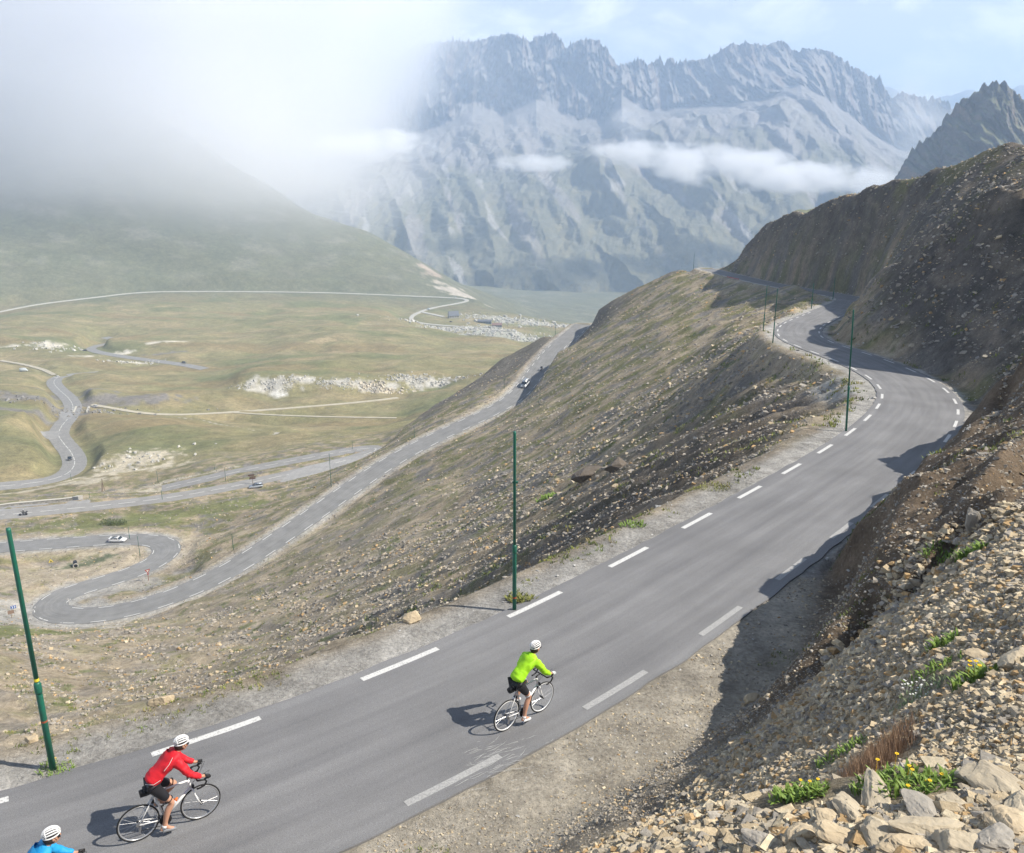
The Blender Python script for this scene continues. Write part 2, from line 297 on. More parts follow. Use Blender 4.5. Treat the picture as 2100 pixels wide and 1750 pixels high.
def pyramid():
    Z = None
    for na, nr in ((25, 40), (50, 80), (100, 160), (200, 320), (400, 640)):
        acc, cnt = solve(na, nr); fix = cnt > 0; val = np.where(fix, acc / np.maximum(cnt, 1e-9), 0)
        if Z is None: Z = np.full((nr, na), -60.0) 
        else:
            y = np.linspace(0, Z.shape[0] - 1, nr); x = np.linspace(0, Z.shape[1] - 1, na)
            y0 = np.minimum(y.astype(int), Z.shape[0] - 2); x0 = np.minimum(x.astype(int), Z.shape[1] - 2)
            fy = (y - y0)[:, None]; fx = (x - x0)[None, :]
            Z = (Z[y0][:, x0] * (1 - fx) + Z[y0][:, x0 + 1] * fx) * (1 - fy) + (Z[y0 + 1][:, x0] * (1 - fx) + Z[y0 + 1][:, x0 + 1] * fx) * fy
        for it in range(600 if na < 150 else (160 if na < 400 else 90)):
            Z[fix] = val[fix]
            P = np.pad(Z, 1, mode='edge')
            P[0] = 2 * P[1] - P[2]
            Z = .25 * (P[:-2, 1:-1] + P[2:, 1:-1] + P[1:-1, :-2] + P[1:-1, 2:])
        Z[fix] = val[fix]
    for _ in range(2):
        P = np.pad(Z, 1, mode='edge'); Z = .5 * Z + .125 * (P[:-2, 1:-1] + P[2:, 1:-1] + P[1:-1, :-2] + P[1:-1, 2:])
    return Z
ZB = pyramid()
_j = int((math.log(1400) - math.log(R0)) / (math.log(R1) - math.log(R0)) * ZB.shape[0])
for _ in range(40):
    _P = np.pad(ZB[_j - 1:], 1, mode='edge'); ZB[_j:] = (.4 * _P[1:-1, 1:-1] + .15 * (_P[:-2, 1:-1] + _P[2:, 1:-1] + _P[1:-1, :-2] + _P[1:-1, 2:]))[1:]
azs = np.concatenate([np.linspace(A0, R(-36), 60, endpoint=False), np.linspace(R(-36), R(36), 800), np.linspace(R(36), A1, 61)[1:]])
lrs = np.linspace(math.log(R0), math.log(R1), NR)
def bil(Z, a, l):
    i = np.clip((a - A0) / (A1 - A0) * (Z.shape[1] - 1), 0, Z.shape[1] - 1.001); j = np.clip((l - lrs[0]) / (lrs[-1] - lrs[0]) * (Z.shape[0] - 1), 0, Z.shape[0] - 1.001)
    i0 = i.astype(int); j0 = j.astype(int); fx = i - i0; fy = j - j0
    return (Z[j0, i0] * (1 - fx) + Z[j0, i0 + 1] * fx) * (1 - fy) + (Z[j0 + 1, i0] * (1 - fx) + Z[j0 + 1, i0 + 1] * fx) * fy
AA, LLg = np.meshgrid(azs, lrs); RR_ = np.exp(LLg)
X = RR_ * np.sin(AA); Y = RR_ * np.cos(AA); Z = bil(ZB, AA, LLg)
# distance to the roads
def line_dist(P, X, Y, reach):
    """distance to polyline P and height of its nearest point, for vertices within reach"""
    d = np.full(X.shape, 1e9); zz = np.zeros(X.shape); sd = np.zeros(X.shape)
    box = (X > P[:, 0].min() - reach) & (X < P[:, 0].max() + reach) & (Y > P[:, 1].min() - reach) & (Y < P[:, 1].max() + reach)
    idx = np.where(box.ravel())[0]; x = X.ravel()[idx]; y = Y.ravel()[idx]
    dd = np.full(len(idx), 1e9); z_ = np.zeros(len(idx)); s_ = np.zeros(len(idx))
    ordr = np.argsort(x); xs = x[ordr]
    for a, b in zip(P[:-1], P[1:]):
        lo = np.searchsorted(xs, min(a[0], b[0]) - reach); hi = np.searchsorted(xs, max(a[0], b[0]) + reach)
        k = ordr[lo:hi]
        kk = k[(y[k] > min(a[1], b[1]) - reach) & (y[k] < max(a[1], b[1]) + reach)]
        if not len(kk): continue
        ax, ay = b[0] - a[0], b[1] - a[1]; q = ax * ax + ay * ay + 1e-12
        t = np.clip(((x[kk] - a[0]) * ax + (y[kk] - a[1]) * ay) / q, 0, 1)
        ex = x[kk] - a[0] - t * ax; ey = y[kk] - a[1] - t * ay; e = np.hypot(ex, ey)
        m = e < dd[kk]; km = kk[m]
        dd[km] = e[m]; z_[km] = a[2] + t[m] * (b[2] - a[2]); s_[km] = np.sign(ax * ey[m] - ay * ex[m])
    d.ravel()[idx] = dd; zz.ravel()[idx] = z_; sd.ravel()[idx] = s_
    return d, zz, sd
DIST = []
for P, hw, bl in CARVE:
    DIST.append(line_dist(P[::2] if len(P) > 60 else P, X, Y, hw + bl + 8))
cell = RR_ * 0.0062
def octs(wl, amp, seed, kx=1, ky=1, ang=0):
    """octaves of noise from wavelength wl down; each fades where the net is too coarse for it"""
    t = np.zeros_like(X); a = amp; w_ = wl; c, s = math.cos(ang), math.sin(ang)
    i = 0
    U = X * c + Y * s; V = -X * s + Y * c
    while w_ > 0.1 and i < 11:
        fade = sstep(2.0, 4.5, w_ / cell)
        if fade.max() > 0: t += a * fade * vn(U / w_ * kx, V / w_ * ky, seed + i)
        a *= 0.56; w_ *= 0.5; i += 1
    return t
rug = np.ones_like(X)
valley = sstep(340, 420, RR_) * 1.0
flank = 1 - valley
N1 = octs(30, 1.5, 3) * sstep(8, 60, RR_) * flank + octs(2.5, 0.26, 31) * sstep(3, 14, RR_) * flank
DN = math.atan2(.62, -.79)                    # down-slope direction of the flank
rill = 1 - np.abs(octs(4, 1.0, 50, kx=.16, ky=1, ang=DN)) * 1.6
N2 = (rill - .6) * (0.45 + .8 * np.exp(-((X - 8) / 22) ** 2 - ((Y - 66) / 34) ** 2)) * sstep(14, 60, RR_) * flank
bk = sstep(16, 22, RR_) * (1 - sstep(54, 62, RR_)) * sstep(R(9), R(16), AA) * sstep(3.2, 4.6, np.minimum(DIST[0][0], 50)) * (DIST[0][2] <= 0)
N5 = octs(1.6, .55, 95) * bk
N3 = (octs(160, 9.0, 70) + octs(330, 9.0, 71) * sstep(450, 600, RR_)) * valley + octs(20, .6, 77) * valley
N3 = N3 * (1 - .9 * sstep(1150, 1300, RR_) * (1 - sstep(1540, 1700, RR_)))
# ribs on the right-hand rocky hillside
rh = sstep(R(8), R(14), AA) * sstep(70, 150, RR_) * flank
wx_ = 6 * vn(X / 25, Y / 25, 88); N4 = ((1 - 2 * np.abs(vn((X + wx_) / 17, (Y - wx_) / 23, 89))) * 1.1 + octs(14, 1.7, 90)) * rh * (1 - .5 * sstep(150, 260, RR_))
Z = Z + N1 + N2 + N3 + N4 + N5
near_d = np.full(X.shape, 1e9)
for k_, ((P, hw, bl), (d, zz, sd)) in enumerate(zip(CARVE, DIST)):
    if k_ == 0:                               # the bank stands close to the inner edge of the upper road
        tight = (sd < 0) * sstep(25.5, 28.5, RR_) * (1 - .55 * sstep(52, 60, RR_))
        hw = hw - 1.15 * tight; bl = bl - 1.7 * tight
    if k_ == 0: zz = zz - sd * np.minimum(d, W_U / 2 + .4) * rise(Y) / W_U
    t = sstep(0, 1, (d - hw) / bl); Z = np.where(d < hw + bl, (zz - .03) * (1 - t) + Z * t, Z)
    near_d = np.minimum(near_d, d - hw)
# drop the crests' noise so that the camera's own stand stays clear
# ------------------------------------------------------------------ colours of the land (what the ground is made of, in places with shade mixed in)
def mixc(c, col, m):
    m = np.clip(m, 0, 1)[..., None]; return c * (1 - m) + np.array(col) * m
TAN = (.36, .295, .205); SHALE = (.20, .185, .165); OLIVE = (.185, .178, .078); GREEN = (.120, .150, .050); PALE = (.58, .55, .48); GRAVEL = (.42, .41, .39); DIRT = (.40, .34, .255); RUST = (.30, .22, .14)
def px_az(u, v): r = ray(u, v); return math.atan2(r[0], r[1])
side_u = DIST[0][2]; side_l = DIST[1][2]; du = DIST[0][0]
C = np.zeros(X.shape + (3,)) + np.array(TAN)
nA = fbm(X / 9, Y / 9, 5, 5); nB = fbm(X / 2.2, Y / 2.2, 15, 4); nC = fbm(X / 40, Y / 40, 25, 4); nD = fbm(X / .7, Y / .7, 35, 3)
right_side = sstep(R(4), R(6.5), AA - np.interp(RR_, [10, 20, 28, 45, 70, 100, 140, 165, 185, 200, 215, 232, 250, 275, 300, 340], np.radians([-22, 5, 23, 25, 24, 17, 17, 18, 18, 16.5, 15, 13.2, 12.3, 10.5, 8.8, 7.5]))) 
C = mixc(C, SHALE, sstep(-.15, .35, nA + .4 * nB + .15 * nC))
stony = (side_u <= 0) * (1 - sstep(19, 24, RR_)) * sstep(8.0, 9.5, np.where(du > 1e8, 50, du)) * (AA > R(-8))
C = mixc(C, (.40, .335, .235), stony * .85)
C = mixc(C, DIRT, sstep(.25, .6, fbm(X / 14, Y / 5, 45, 4)) * .8 * flank)
gr = sstep(.12, .5, fbm(X / 6, Y / 6, 65, 5) + .18 * sstep(90, 200, RR_) + .12 * sstep(20, 60, RR_) - .05)
C = mixc(C, OLIVE, gr * sstep(26, 50, RR_ + 12 * nA) * .9)
C = mixc(C, DIRT, sstep(5, -30, X) * flank * sstep(230, 150, RR_) * .45)
C = mixc(C, GREEN, sstep(.28, .5, fbm(X / 3, Y / 3, 66, 4)) * .7 * sstep(9, 16, RR_))
# shaly hillside right of the road, its shade darkened into the colour; brown bank by the road
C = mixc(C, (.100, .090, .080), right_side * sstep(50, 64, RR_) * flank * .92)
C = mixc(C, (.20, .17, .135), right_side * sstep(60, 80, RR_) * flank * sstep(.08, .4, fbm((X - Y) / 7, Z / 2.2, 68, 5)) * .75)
C = mixc(C, (.125, .105, .085), np.exp(-((X - 12) / 15) ** 2 - ((Y - 62) / 26) ** 2) * .95 * (side_u >= 0))  # dark shale slope below the bend, grazing shade mixed into its colour
C = mixc(C, OLIVE, right_side * sstep(110, 200, RR_) * flank * .7 * sstep(.1, .4, fbm(X / 12, Y / 12, 67, 4)) * sstep(-16, -6, Z))
bank = (side_u < 0) * sstep(14, 17, RR_) * (1 - sstep(52, 58, RR_)) * sstep(0, .8, du - np.interp(RR_, [14, 20, 24, 28], [4.6, 4.8, 3.8, 2.7])) * (1 - sstep(8.6, 9.8, du))
# the outer spur beside the lower road, its shade painted into the colour
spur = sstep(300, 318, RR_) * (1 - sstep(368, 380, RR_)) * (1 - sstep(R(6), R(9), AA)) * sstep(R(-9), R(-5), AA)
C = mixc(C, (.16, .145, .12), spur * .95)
# shoulders
for k, (g0, g1) in enumerate(((.2, 1.8), (.2, 2.6))):
    d, zz, sd = DIST[k]; hw = (W_U, W_L)[k] / 2
    e = sstep(hw - .2, hw + .2, d) * (1 - sstep(hw + 1.1, hw + 2.2 + k, d + .5 * nB)); tightr = (k == 0) * (sd < 0) * (RR_ > 25); e = np.where(tightr, e * (1 - sstep(hw + .5, hw + 1.3, d + .4 * nB)), e)
    C = mixc(C, GRAVEL if k == 0 else (.36, .35, .33), e * .9)
    e2 = sstep(hw + 1.2, hw + 2.4, d) * (1 - sstep(hw + 2.6, hw + 5.5 + 2 * k, d + nB))
    C = mixc(C, DIRT, e2 * .75 * (1 - tightr))
# inner verge of the upper road: a dusty lay-by
e = (side_u < 0) * sstep(2.4, 2.8, du) * (1 - sstep(5.0, 6.8, du + .6 * nA)) * (RR_ < 27)
C = mixc(C, (.47, .425, .35), e * .9)
C = mixc(C, (.185, .140, .098), bank * .95)
# pull-out on the outside of the bend
lay = (side_u > 0) * np.exp(-((X - 26.0) / 2.4) ** 2 - ((Y - 65.5) / 7.0) ** 2) 
C = mixc(C, (.42, .41, .38), sstep(.25, .6, lay))
# the valley
V = valley
C = mixc(C, (.225, .205, .105), V); C = mixc(C, (.28, .235, .13), V * sstep(-.05, .35, nC)); C = mixc(C, (.165, .172, .08), V * sstep(.0, .4, fbm(X / 90, Y / 90, 85, 5)) * .9)
C = mixc(C, (.24, .19, .10), V * sstep(.12, .4, fbm(X / 150, Y / 60, 86, 4)) * .8)
C = mixc(C, (.135, .14, .09), sstep(1300, 1500, RR_) * .9); C = mixc(C, (.25, .235, .19), sstep(1450, 1600, RR_) * sstep(.12, .5, fbm(X / 60, Y / 40, 87, 5)) * .45)
def blob(u, v, D, ru, rd, col, edge=.5, amt=1.0, sc=30, thr=.0, seed=7):
    """a patch of other ground round the point seen at (u, v), half width ru metres across and rd metres deep, broken up by noise"""
    p = PD(u, v, D); a = math.atan2(p[0], p[1]); g = 2.6 * max(ru, rd)
    j0, j1 = np.searchsorted(lrs, [math.log(max(D - g, 2)), math.log(D + g)]); i0, i1 = np.searchsorted(azs, [a - g / D, a + g / D]); q = (slice(j0, j1), slice(i0, i1))
    x, y = X[q], Y[q]
    ex = (x - p[0]) * math.cos(a) - (y - p[1]) * math.sin(a); ey = (x - p[0]) * math.sin(a) + (y - p[1]) * math.cos(a)
    k = 1 - np.sqrt((ex / ru) ** 2 + (ey / rd) ** 2)
    C[q] = mixc(C[q], col, sstep(0, edge, k + .8 * fbm(x / sc, y / sc, seed, 4) - thr) * amt * (k > -1.2))
ROCKP = (.46, .44, .39); ROCKY = (.56, .50, .38)
for q in ((560, 790, 652, 24, 9), (530, 775, 660, 14, 8), (620, 790, 655, 14, 8), (700, 790, 652, 14, 8), (760, 795, 652, 22, 10), (800, 790, 655, 12, 8), (880, 775, 665, 30, 9)):
    blob(*q, ROCKP, sc=7, thr=.12)
blob(575, 812, 643, 8, 5, (.62, .60, .55), sc=6); blob(790, 806, 648, 6, 5, ROCKY, sc=5)
blob(1040, 680, 1160, 110, 70, (.36, .36, .30), sc=14, thr=.05); blob(930, 672, 1200, 60, 16, (.38, .37, .31), sc=14, thr=.1); blob(1090, 655, 1330, 90, 40, (.38, .37, .31), sc=18, thr=.18)
blob(1020, 650, 1350, 60, 25, (.38, .37, .31), sc=12, thr=.3)
for q in ((105, 722, 960, 26, 16), (170, 722, 900, 16, 10), (250, 712, 930, 18, 14), (270, 745, 860, 22, 10), (340, 705, 950, 30, 12), (30, 715, 960, 20, 8)): blob(*q, (.56, .52, .44), sc=9, thr=.25)
for q in ((60, 820, 600, 40, 14), (30, 835, 560, 30, 10), (90, 795, 660, 14, 22), (250, 815, 620, 50, 14), (200, 800, 650, 22, 10), (340, 730, 900, 22, 10), (150, 830, 580, 20, 6)): blob(*q, (.20, .185, .165), sc=8, thr=.05)
for q in ((290, 955, 400, 22, 16), (240, 970, 385, 14, 12), (330, 975, 380, 16, 8), (130, 970, 385, 16, 6), (100, 978, 375, 26, 6), (190, 975, 372, 10, 12)): blob(*q, (.48, .43, .33), sc=5, thr=.15)
for q in ((300, 1030, 330, 12, 6), (360, 1005, 340, 30, 5)): blob(*q, (.46, .42, .33), sc=4, thr=.1)
blob(660, 710, 920, 20, 14, (.42, .33, .20), sc=10, thr=.0, amt=.6); blob(700, 735, 860, 26, 10, (.40, .29, .18), sc=10, amt=.5)
blob(940, 598, 1580, 50, 50, (.42, .38, .32), sc=25, thr=.0); blob(880, 550, 1700, 26, 70, (.36, .30, .24), sc=25, thr=.0); blob(990, 628, 1560, 40, 20, (.44, .40, .34), sc=15)
# ground round the loops of the lower road: dusty, pale
blob(130, 1180, 222, 45, 16, (.42, .36, .27), sc=8, amt=.8); blob(60, 1300, 178, 30, 12, (.38, .36, .33), sc=5, thr=.1, amt=.8)
blob(20, 1240, 192, 22, 14, (.37, .36, .34), sc=6, amt=.85); blob(230, 1205, 204, 16, 8, (.36, .35, .33), sc=5, amt=.7)
blob(40, 1330, 160, 22, 14, (.15, .17, .06), sc=6, amt=.8); blob(320, 1075, 260, 40, 12, (.17, .185, .07), sc=8, amt=.85)
blob(175, 1137, 228, 8, 4, (.10, .125, .07), sc=3, amt=.9)
d, zz, sd = line_dist(CLS['str'], X, Y, 12); Z = Z - .8 * (1 - sstep(.8, 3, d)); C = mixc(C, (.42, .39, .33), (1 - sstep(.8, 1.6, d)))
C = C * (1 + .22 * nD[..., None] * (RR_ < 120)[..., None]); C = np.clip(C, .02, .85)
# ------------------------------------------------------------------ the ground mesh
nr, na = X.shape
idx = np.arange(nr * na).reshape(nr, na)
faces = np.stack([idx[:-1, :-1], idx[:-1, 1:], idx[1:, 1:], idx[1:, :-1]], -1).reshape(-1, 4)
m_land = colmat('scree and meadow', scales=((9.0, .30), (1.3, .28), (.35, .22), (.12, .16), (.03, .14)), bumps=((.45, .5), (1.6, .3), (7.0, .08)))
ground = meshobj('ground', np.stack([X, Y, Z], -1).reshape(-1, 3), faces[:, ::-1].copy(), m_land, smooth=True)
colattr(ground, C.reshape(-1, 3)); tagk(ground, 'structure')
def zat(x, y):
    """height of the ground mesh at x, y (arrays)"""
    x = np.asarray(x, float); y = np.asarray(y, float)
    a = np.arctan2(x, y); l = np.log(np.hypot(x, y))
    i = np.clip(np.interp(a, azs, np.arange(na)), 0, na - 1.001); j = np.clip((l - lrs[0]) / (lrs[-1] - lrs[0]) * (nr - 1), 0, nr - 1.001)
    i0 = i.astype(int); j0 = j.astype(int); fx = i - i0; fy = j - j0
    return (Z[j0, i0] * (1 - fx) + Z[j0, i0 + 1] * fx) * (1 - fy) + (Z[j0 + 1, i0] * (1 - fx) + Z[j0 + 1, i0 + 1] * fx) * fy
def PH(u, v, D):
    """where the sight line through (u, v) meets the land, near ground distance D"""
    r = ray(u, v); h = math.hypot(r[0], r[1]); t = -r[2] / h; Ds = np.linspace(D * .62, D * 1.7, 240); zz = zat(Ds * r[0] / h, Ds * r[1] / h)
    below = -zz / Ds <= t; k = np.argmax(below) if below.any() and not below[0] else int(np.argmin(np.abs(-zz / Ds - t))); return r * (Ds[k] / h)
# ------------------------------------------------------------------ roads
def asphalt(name, base=(.205, .205, .208), dark=(.145, .145, .15), crown=True):
    m = bpy.data.materials.new(name); m.use_nodes = True; t = m.node_tree; b = t.nodes['Principled BSDF']
    b.inputs['Roughness'].default_value = .78; b.inputs['Specular IOR Level'].default_value = .35
    uv = t.nodes.new('ShaderNodeUVMap'); co = t.nodes.new('ShaderNodeTexCoord')
    n = t.nodes.new('ShaderNodeTexNoise'); n.inputs['Scale'].default_value = 1.0; n.inputs['Detail'].default_value = 5
    mp = t.nodes.new('ShaderNodeMapping'); mp.inputs['Scale'].default_value = (2.2, .10, 1)     # u across, v along in metres: wheel tracks
    t.links.new(uv.outputs[0], mp.inputs[0]); t.links.new(mp.outputs[0], n.inputs['Vector'])
    g = t.nodes.new('ShaderNodeTexNoise'); g.inputs['Scale'].default_value = 60; g.inputs['Detail'].default_value = 4
    t.links.new(co.outputs['Object'], g.inputs['Vector'])
    big = t.nodes.new('ShaderNodeTexNoise'); big.inputs['Scale'].default_value = .35; big.inputs['Detail'].default_value = 5
    t.links.new(co.outputs['Object'], big.inputs['Vector'])
    r = t.nodes.new('ShaderNodeMapRange'); r.inputs['From Min'].default_value = .3; r.inputs['From Max'].default_value = .7
    t.links.new(n.outputs['Fac'], r.inputs['Value'])
    x = t.nodes.new('ShaderNodeMix'); x.data_type = 'RGBA'; x.inputs['A'].default_value = (*dark, 1); x.inputs['B'].default_value = (*base, 1)
    t.links.new(r.outputs[0], x.inputs['Factor'])
    last = x.outputs['Result']
    for nn, am in ((g, .28), (big, .12)):
        r2 = t.nodes.new('ShaderNodeMapRange'); r2.inputs['From Min'].default_value = .3; r2.inputs['From Max'].default_value = .7
        r2.inputs['To Min'].default_value = 1 - am; r2.inputs['To Max'].default_value = 1 + am
        t.links.new(nn.outputs['Fac'], r2.inputs['Value'])
        v = t.nodes.new('ShaderNodeVectorMath'); v.operation = 'SCALE'; t.links.new(last, v.inputs[0]); t.links.new(r2.outputs[0], v.inputs['Scale']); last = v.outputs[0]
    t.links.new(last, b.inputs['Base Color'])
    bp = t.nodes.new('ShaderNodeBump'); bp.inputs['Distance'].default_value = .004; t.links.new(g.outputs['Fac'], bp.inputs['Height']); t.links.new(bp.outputs[0], b.inputs['Normal'])
    return m
def ribbon(name, P, hw, m, lift=.02, ragged=.0, thick=.05, seed=0, bank=None):
    """a road slab: flat top across, thin sides, ragged edges"""
    T = np.gradient(P[:, :2], axis=0); T /= np.linalg.norm(T, axis=1)[:, None] + 1e-9
    Nn = np.stack([T[:, 1], -T[:, 0]], 1); s = np.concatenate([[0], np.cumsum(np.linalg.norm(np.diff(P[:, :2], axis=0), axis=1))])
    k = 9; vs = []; uvs = []
    for j in range(k + 2):
        t = (np.clip(j - 1, 0, k - 1)) / (k - 1) * 2 - 1
        e = hw + (ragged * vn(s / 1.3 + seed, s * 0 + 3 * t, seed + 5) if abs(t) == 1 else 0)
        off = t * (e if abs(t) == 1 else hw)
        q = P[:, :2] + Nn * np.reshape(off, (-1, 1)); z = P[:, 2] + lift - (thick + .1 if j in (0, k + 1) else 0) + (off / W_U * rise(P[:, 1]) if bank else 0)
        vs.append(np.column_stack([q, z])); uvs.append(np.column_stack([s * 0 + t * hw, s]))
    vs = np.array(vs); K, n = vs.shape[:2]; ix = np.arange(K * n).reshape(K, n)
    f = np.stack([ix[:-1, :-1], ix[:-1, 1:], ix[1:, 1:], ix[1:, :-1]], -1).reshape(-1, 4)
    o = meshobj(name, vs.reshape(-1, 3), f, m); uvl = o.data.uv_layers.new(name='UVMap'); uvf = np.array(uvs).reshape(-1, 2)[f.ravel()]
    uvl.data.foreach_set('uv', uvf.astype(np.float32).ravel()); tagk(o, 'structure'); return o
m_asph = asphalt('asphalt'); m_asph2 = asphalt('old asphalt', (.23, .23, .225), (.18, .18, .178)); m_asph3 = asphalt('dusty asphalt', (.27, .265, .255), (.22, .215, .205))
def dense(P, step): 
    s = np.concatenate([[0], np.cumsum(np.linalg.norm(np.diff(P, axis=0), axis=1))]); t = np.arange(0, s[-1], step)
    return np.column_stack([np.interp(t, s, P[:, k]) for k in range(3)])
up_d = dense(up_c, .4)
ribbon('upper_road', up_d, W_U / 2 + .38, m_asph, ragged=.10, bank=True)
ribbon('lower_road', dense(lo_c, .8), W_L / 2 + .45, m_asph2, ragged=.15, lift=.03)
ribbon('middle_road', dense(CLS['car'], 1.5), 3.6, m_asph3, ragged=.3, lift=.05)
ribbon('valley_road', dense(CLS['farr'], 2), 5.2, m_asph3, ragged=.5, lift=.08)
ribbon('valley_road', dense(CLS['top'], 2), 4.6, m_asph3, ragged=.6, lift=.1)
m_trk = mat('pale dirt track', (.46, .42, .33), .95, noise=(.3, .8, (.36, .33, .25))); m_trkw = mat('white gravel track', (.46, .45, .41), .95, noise=(.2, .8, (.36, .35, .31)))
def drape(P, hw):
    Q = P.copy(); zz = [zat(offset(P, d)[:, 0], offset(P, d)[:, 1]) for d in (-hw, -hw / 2, 0, hw / 2, hw)]; Q[:, 2] = np.max(zz, axis=0)
    for _ in range(2): Q[1:-1, 2] = np.maximum(Q[1:-1, 2], .25 * Q[:-2, 2] + .5 * Q[1:-1, 2] + .25 * Q[2:, 2])
    return Q
ribbon('gravel_track', drape(dense(CLS['white'], 5), 3.3), 3.3, m_trkw, lift=.6, ragged=.7, thick=2.5); ribbon('gravel_track', dense(CLS['hut'], 4), 3.2, m_trkw, lift=.8, ragged=.6, thick=1.5)
ribbon('dirt_track', dense(CLS['mt'], 3), 1.7, m_trk, lift=.35, ragged=.5, thick=.8); ribbon('dirt_track', dense(CLS['mt2'], 3), 1.1, m_trk, lift=.3, ragged=.4, thick=.8); ribbon('dirt_track', dense(CLS['bus'], 3), 1.9, m_trk, lift=.4, ragged=.6, thick=.8)
# lay-bys: flat patches of worn tarmac beside the roads
def patch(name, pts, m, lift=.03):
    P = np.array([PZ(*p) for p in pts]); c = P.mean(0); n = 6; v = []; f = []
    Q = []
    for a, b in zip(P, np.roll(P, -1, 0)):
        for t in np.linspace(0, 1, n, endpoint=False): Q.append(a + (b - a) * t)
    Q = np.array(Q)
    for _ in range(3): Q = .25 * np.roll(Q, 1, 0) + .5 * Q + .25 * np.roll(Q, -1, 0)
    N = len(Q); rings = [c + (Q - c) * s for s in (.05, .25, .5, .75, .93, 1.0)]
    v = np.vstack(rings); v[:, 2] = zat(v[:, 0], v[:, 1]) + lift; v[-N:, 2] -= lift + .15
    f = [[(k * N + i), (k * N + (i + 1) % N), ((k + 1) * N + (i + 1) % N), ((k + 1) * N + i)] for k in range(5) for i in range(N)]
    o = meshobj(name, v, np.array(f), m); uvl = o.data.uv_layers.new(name='UVMap')
    uvl.data.foreach_set('uv', v[np.array(f).ravel(), :2].astype(np.float32).ravel()); tagk(o, 'structure')
m_pave = asphalt('car park tarmac', (.30, .298, .29), (.26, .255, .25))
patch('car_park', [(-260, 1070, 104.5), (-250, 1030, 107), (0, 1024, 106.5), (160, 1014, 107), (200, 1030, 107), (175, 1042, 106), (0, 1058, 104.5)], m_pave, .07)
patch('lay_by', [(80, 888, 149.6), (95, 880, 150), (128, 884, 151), (118, 902, 148), (100, 903, 147.5)], m_pave, .12)
patch('lay_by', [(150, 838, 157), (115, 842, 156), (130, 862, 154), (150, 858, 155)], m_pave, .12)
patch('lay_by', [(560, 990, 109.7), (640, 975, 111.5), (740, 946, 113.2), (770, 930, 114), (700, 944, 114), (600, 968, 112.4)], m_pave, .09)
# painted edge lines: worn dashes
def paint_mat(name, wear=.42, soft=.06, lo=.20, hi=.56):
    m = bpy.data.materials.new(name); m.use_nodes = True; t = m.node_tree; b = t.nodes['Principled BSDF']; b.inputs['Roughness'].default_value = .7
    co = t.nodes.new('ShaderNodeTexCoord'); n = t.nodes.new('ShaderNodeTexNoise'); n.inputs['Scale'].default_value = 26; n.inputs['Detail'].default_value = 8; n.inputs['Roughness'].default_value = .7
    t.links.new(co.outputs['Object'], n.inputs['Vector']); r = t.nodes.new('ShaderNodeMapRange'); r.inputs['From Min'].default_value = wear - soft; r.inputs['From Max'].default_value = wear + soft
    t.links.new(n.outputs['Fac'], r.inputs['Value']); x = t.nodes.new('ShaderNodeMix'); x.data_type = 'RGBA'
    x.inputs['A'].default_value = (lo, lo, lo, 1); x.inputs['B'].default_value = (hi, hi, hi * .98, 1); t.links.new(r.outputs[0], x.inputs['Factor']); t.links.new(x.outputs['Result'], b.inputs['Base Color'])
    return m
m_pnt = paint_mat('worn white paint', .41); m_pnt_w = paint_mat('rubbed white paint', .50, .16, .22, .40); m_pnt_f = mat('white line paint', (.62, .62, .60), .7, noise=(2, .5, (.5, .5, .48)))
def dashes(name, line, d0, dash, gap, w_, m, lift, s_end=None, slope=True, s_start=0):
    s = np.concatenate([[0], np.cumsum(np.linalg.norm(np.diff(line, axis=0), axis=1))]); v = []; f = []
    t0 = d0
    s_end = s_end or s[-1]
    while t0 + dash < s_end:
        if t0 >= s_start:
            n = max(3, int(dash / .5)); ts = np.linspace(t0, t0 + dash, n + 1)
            P = np.column_stack([np.interp(ts, s, line[:, k]) for k in range(3)]); T = np.gradient(P[:, :2], axis=0); T /= np.linalg.norm(T, axis=1)[:, None]
            N_ = np.stack([T[:, 1], -T[:, 0]], 1); b = len(v)
            for q, nn_ in zip(P, N_):
                v.append((q[0] - nn_[0] * w_, q[1] - nn_[1] * w_, q[2] + lift)); v.append((q[0] + nn_[0] * w_, q[1] + nn_[1] * w_, q[2] + lift))
            for k in range(n): f.append((b + 2 * k, b + 2 * k + 1, b + 2 * k + 3, b + 2 * k + 2))
        t0 += dash + gap
    o = meshobj(name, v, np.array(f), m); tagk(o, 'structure'); return o
ul_s = dense(smooth_line(UL, 1.0), .4)
def arc_of(line, p):
    s = np.concatenate([[0], np.cumsum(np.linalg.norm(np.diff(line, axis=0), axis=1))]); return s[np.argmin(np.hypot(line[:, 0] - p[0], line[:, 1] - p[1]))]
s0 = arc_of(ul_s, (-7.6, 15.4)); s1 = arc_of(ul_s, (44.1, 130.9))
dashes('road_marking', ul_s, s0 - 25.15, 2.38, 2.65, .085, m_pnt, .026, s_end=s1 + 3)
dashes('road_marking', ul_s, s1 + 4, 200, 1, .10, m_pnt_f, .03, s_end=None) if False else None
ur_s = offset(ul_s, W_U); ur_s[:, 2] += rise((ur_s[:, 1] + ul_s[:, 1]) / 2)
pR = PZ(870, 1645, 11.4)
s0r = arc_of(ur_s, pR)
dashes('road_marking', ur_s, s0r - 20.12, 2.38, 2.65, .085, m_pnt_w, .026, s_end=s0r + 30)
dashes('road_marking', ur_s, s0r + 30.2, 2.38, 2.65, .085, m_pnt, .026, s_end=arc_of(ur_s, offset(ul_s, W_U)[np.argmin(np.hypot(ul_s[:, 0] - 44.1, ul_s[:, 1] - 130.9))]))
ll_s = dense(lo_l, .5)
s0l = arc_of(ll_s, (-61.2, 189.1))
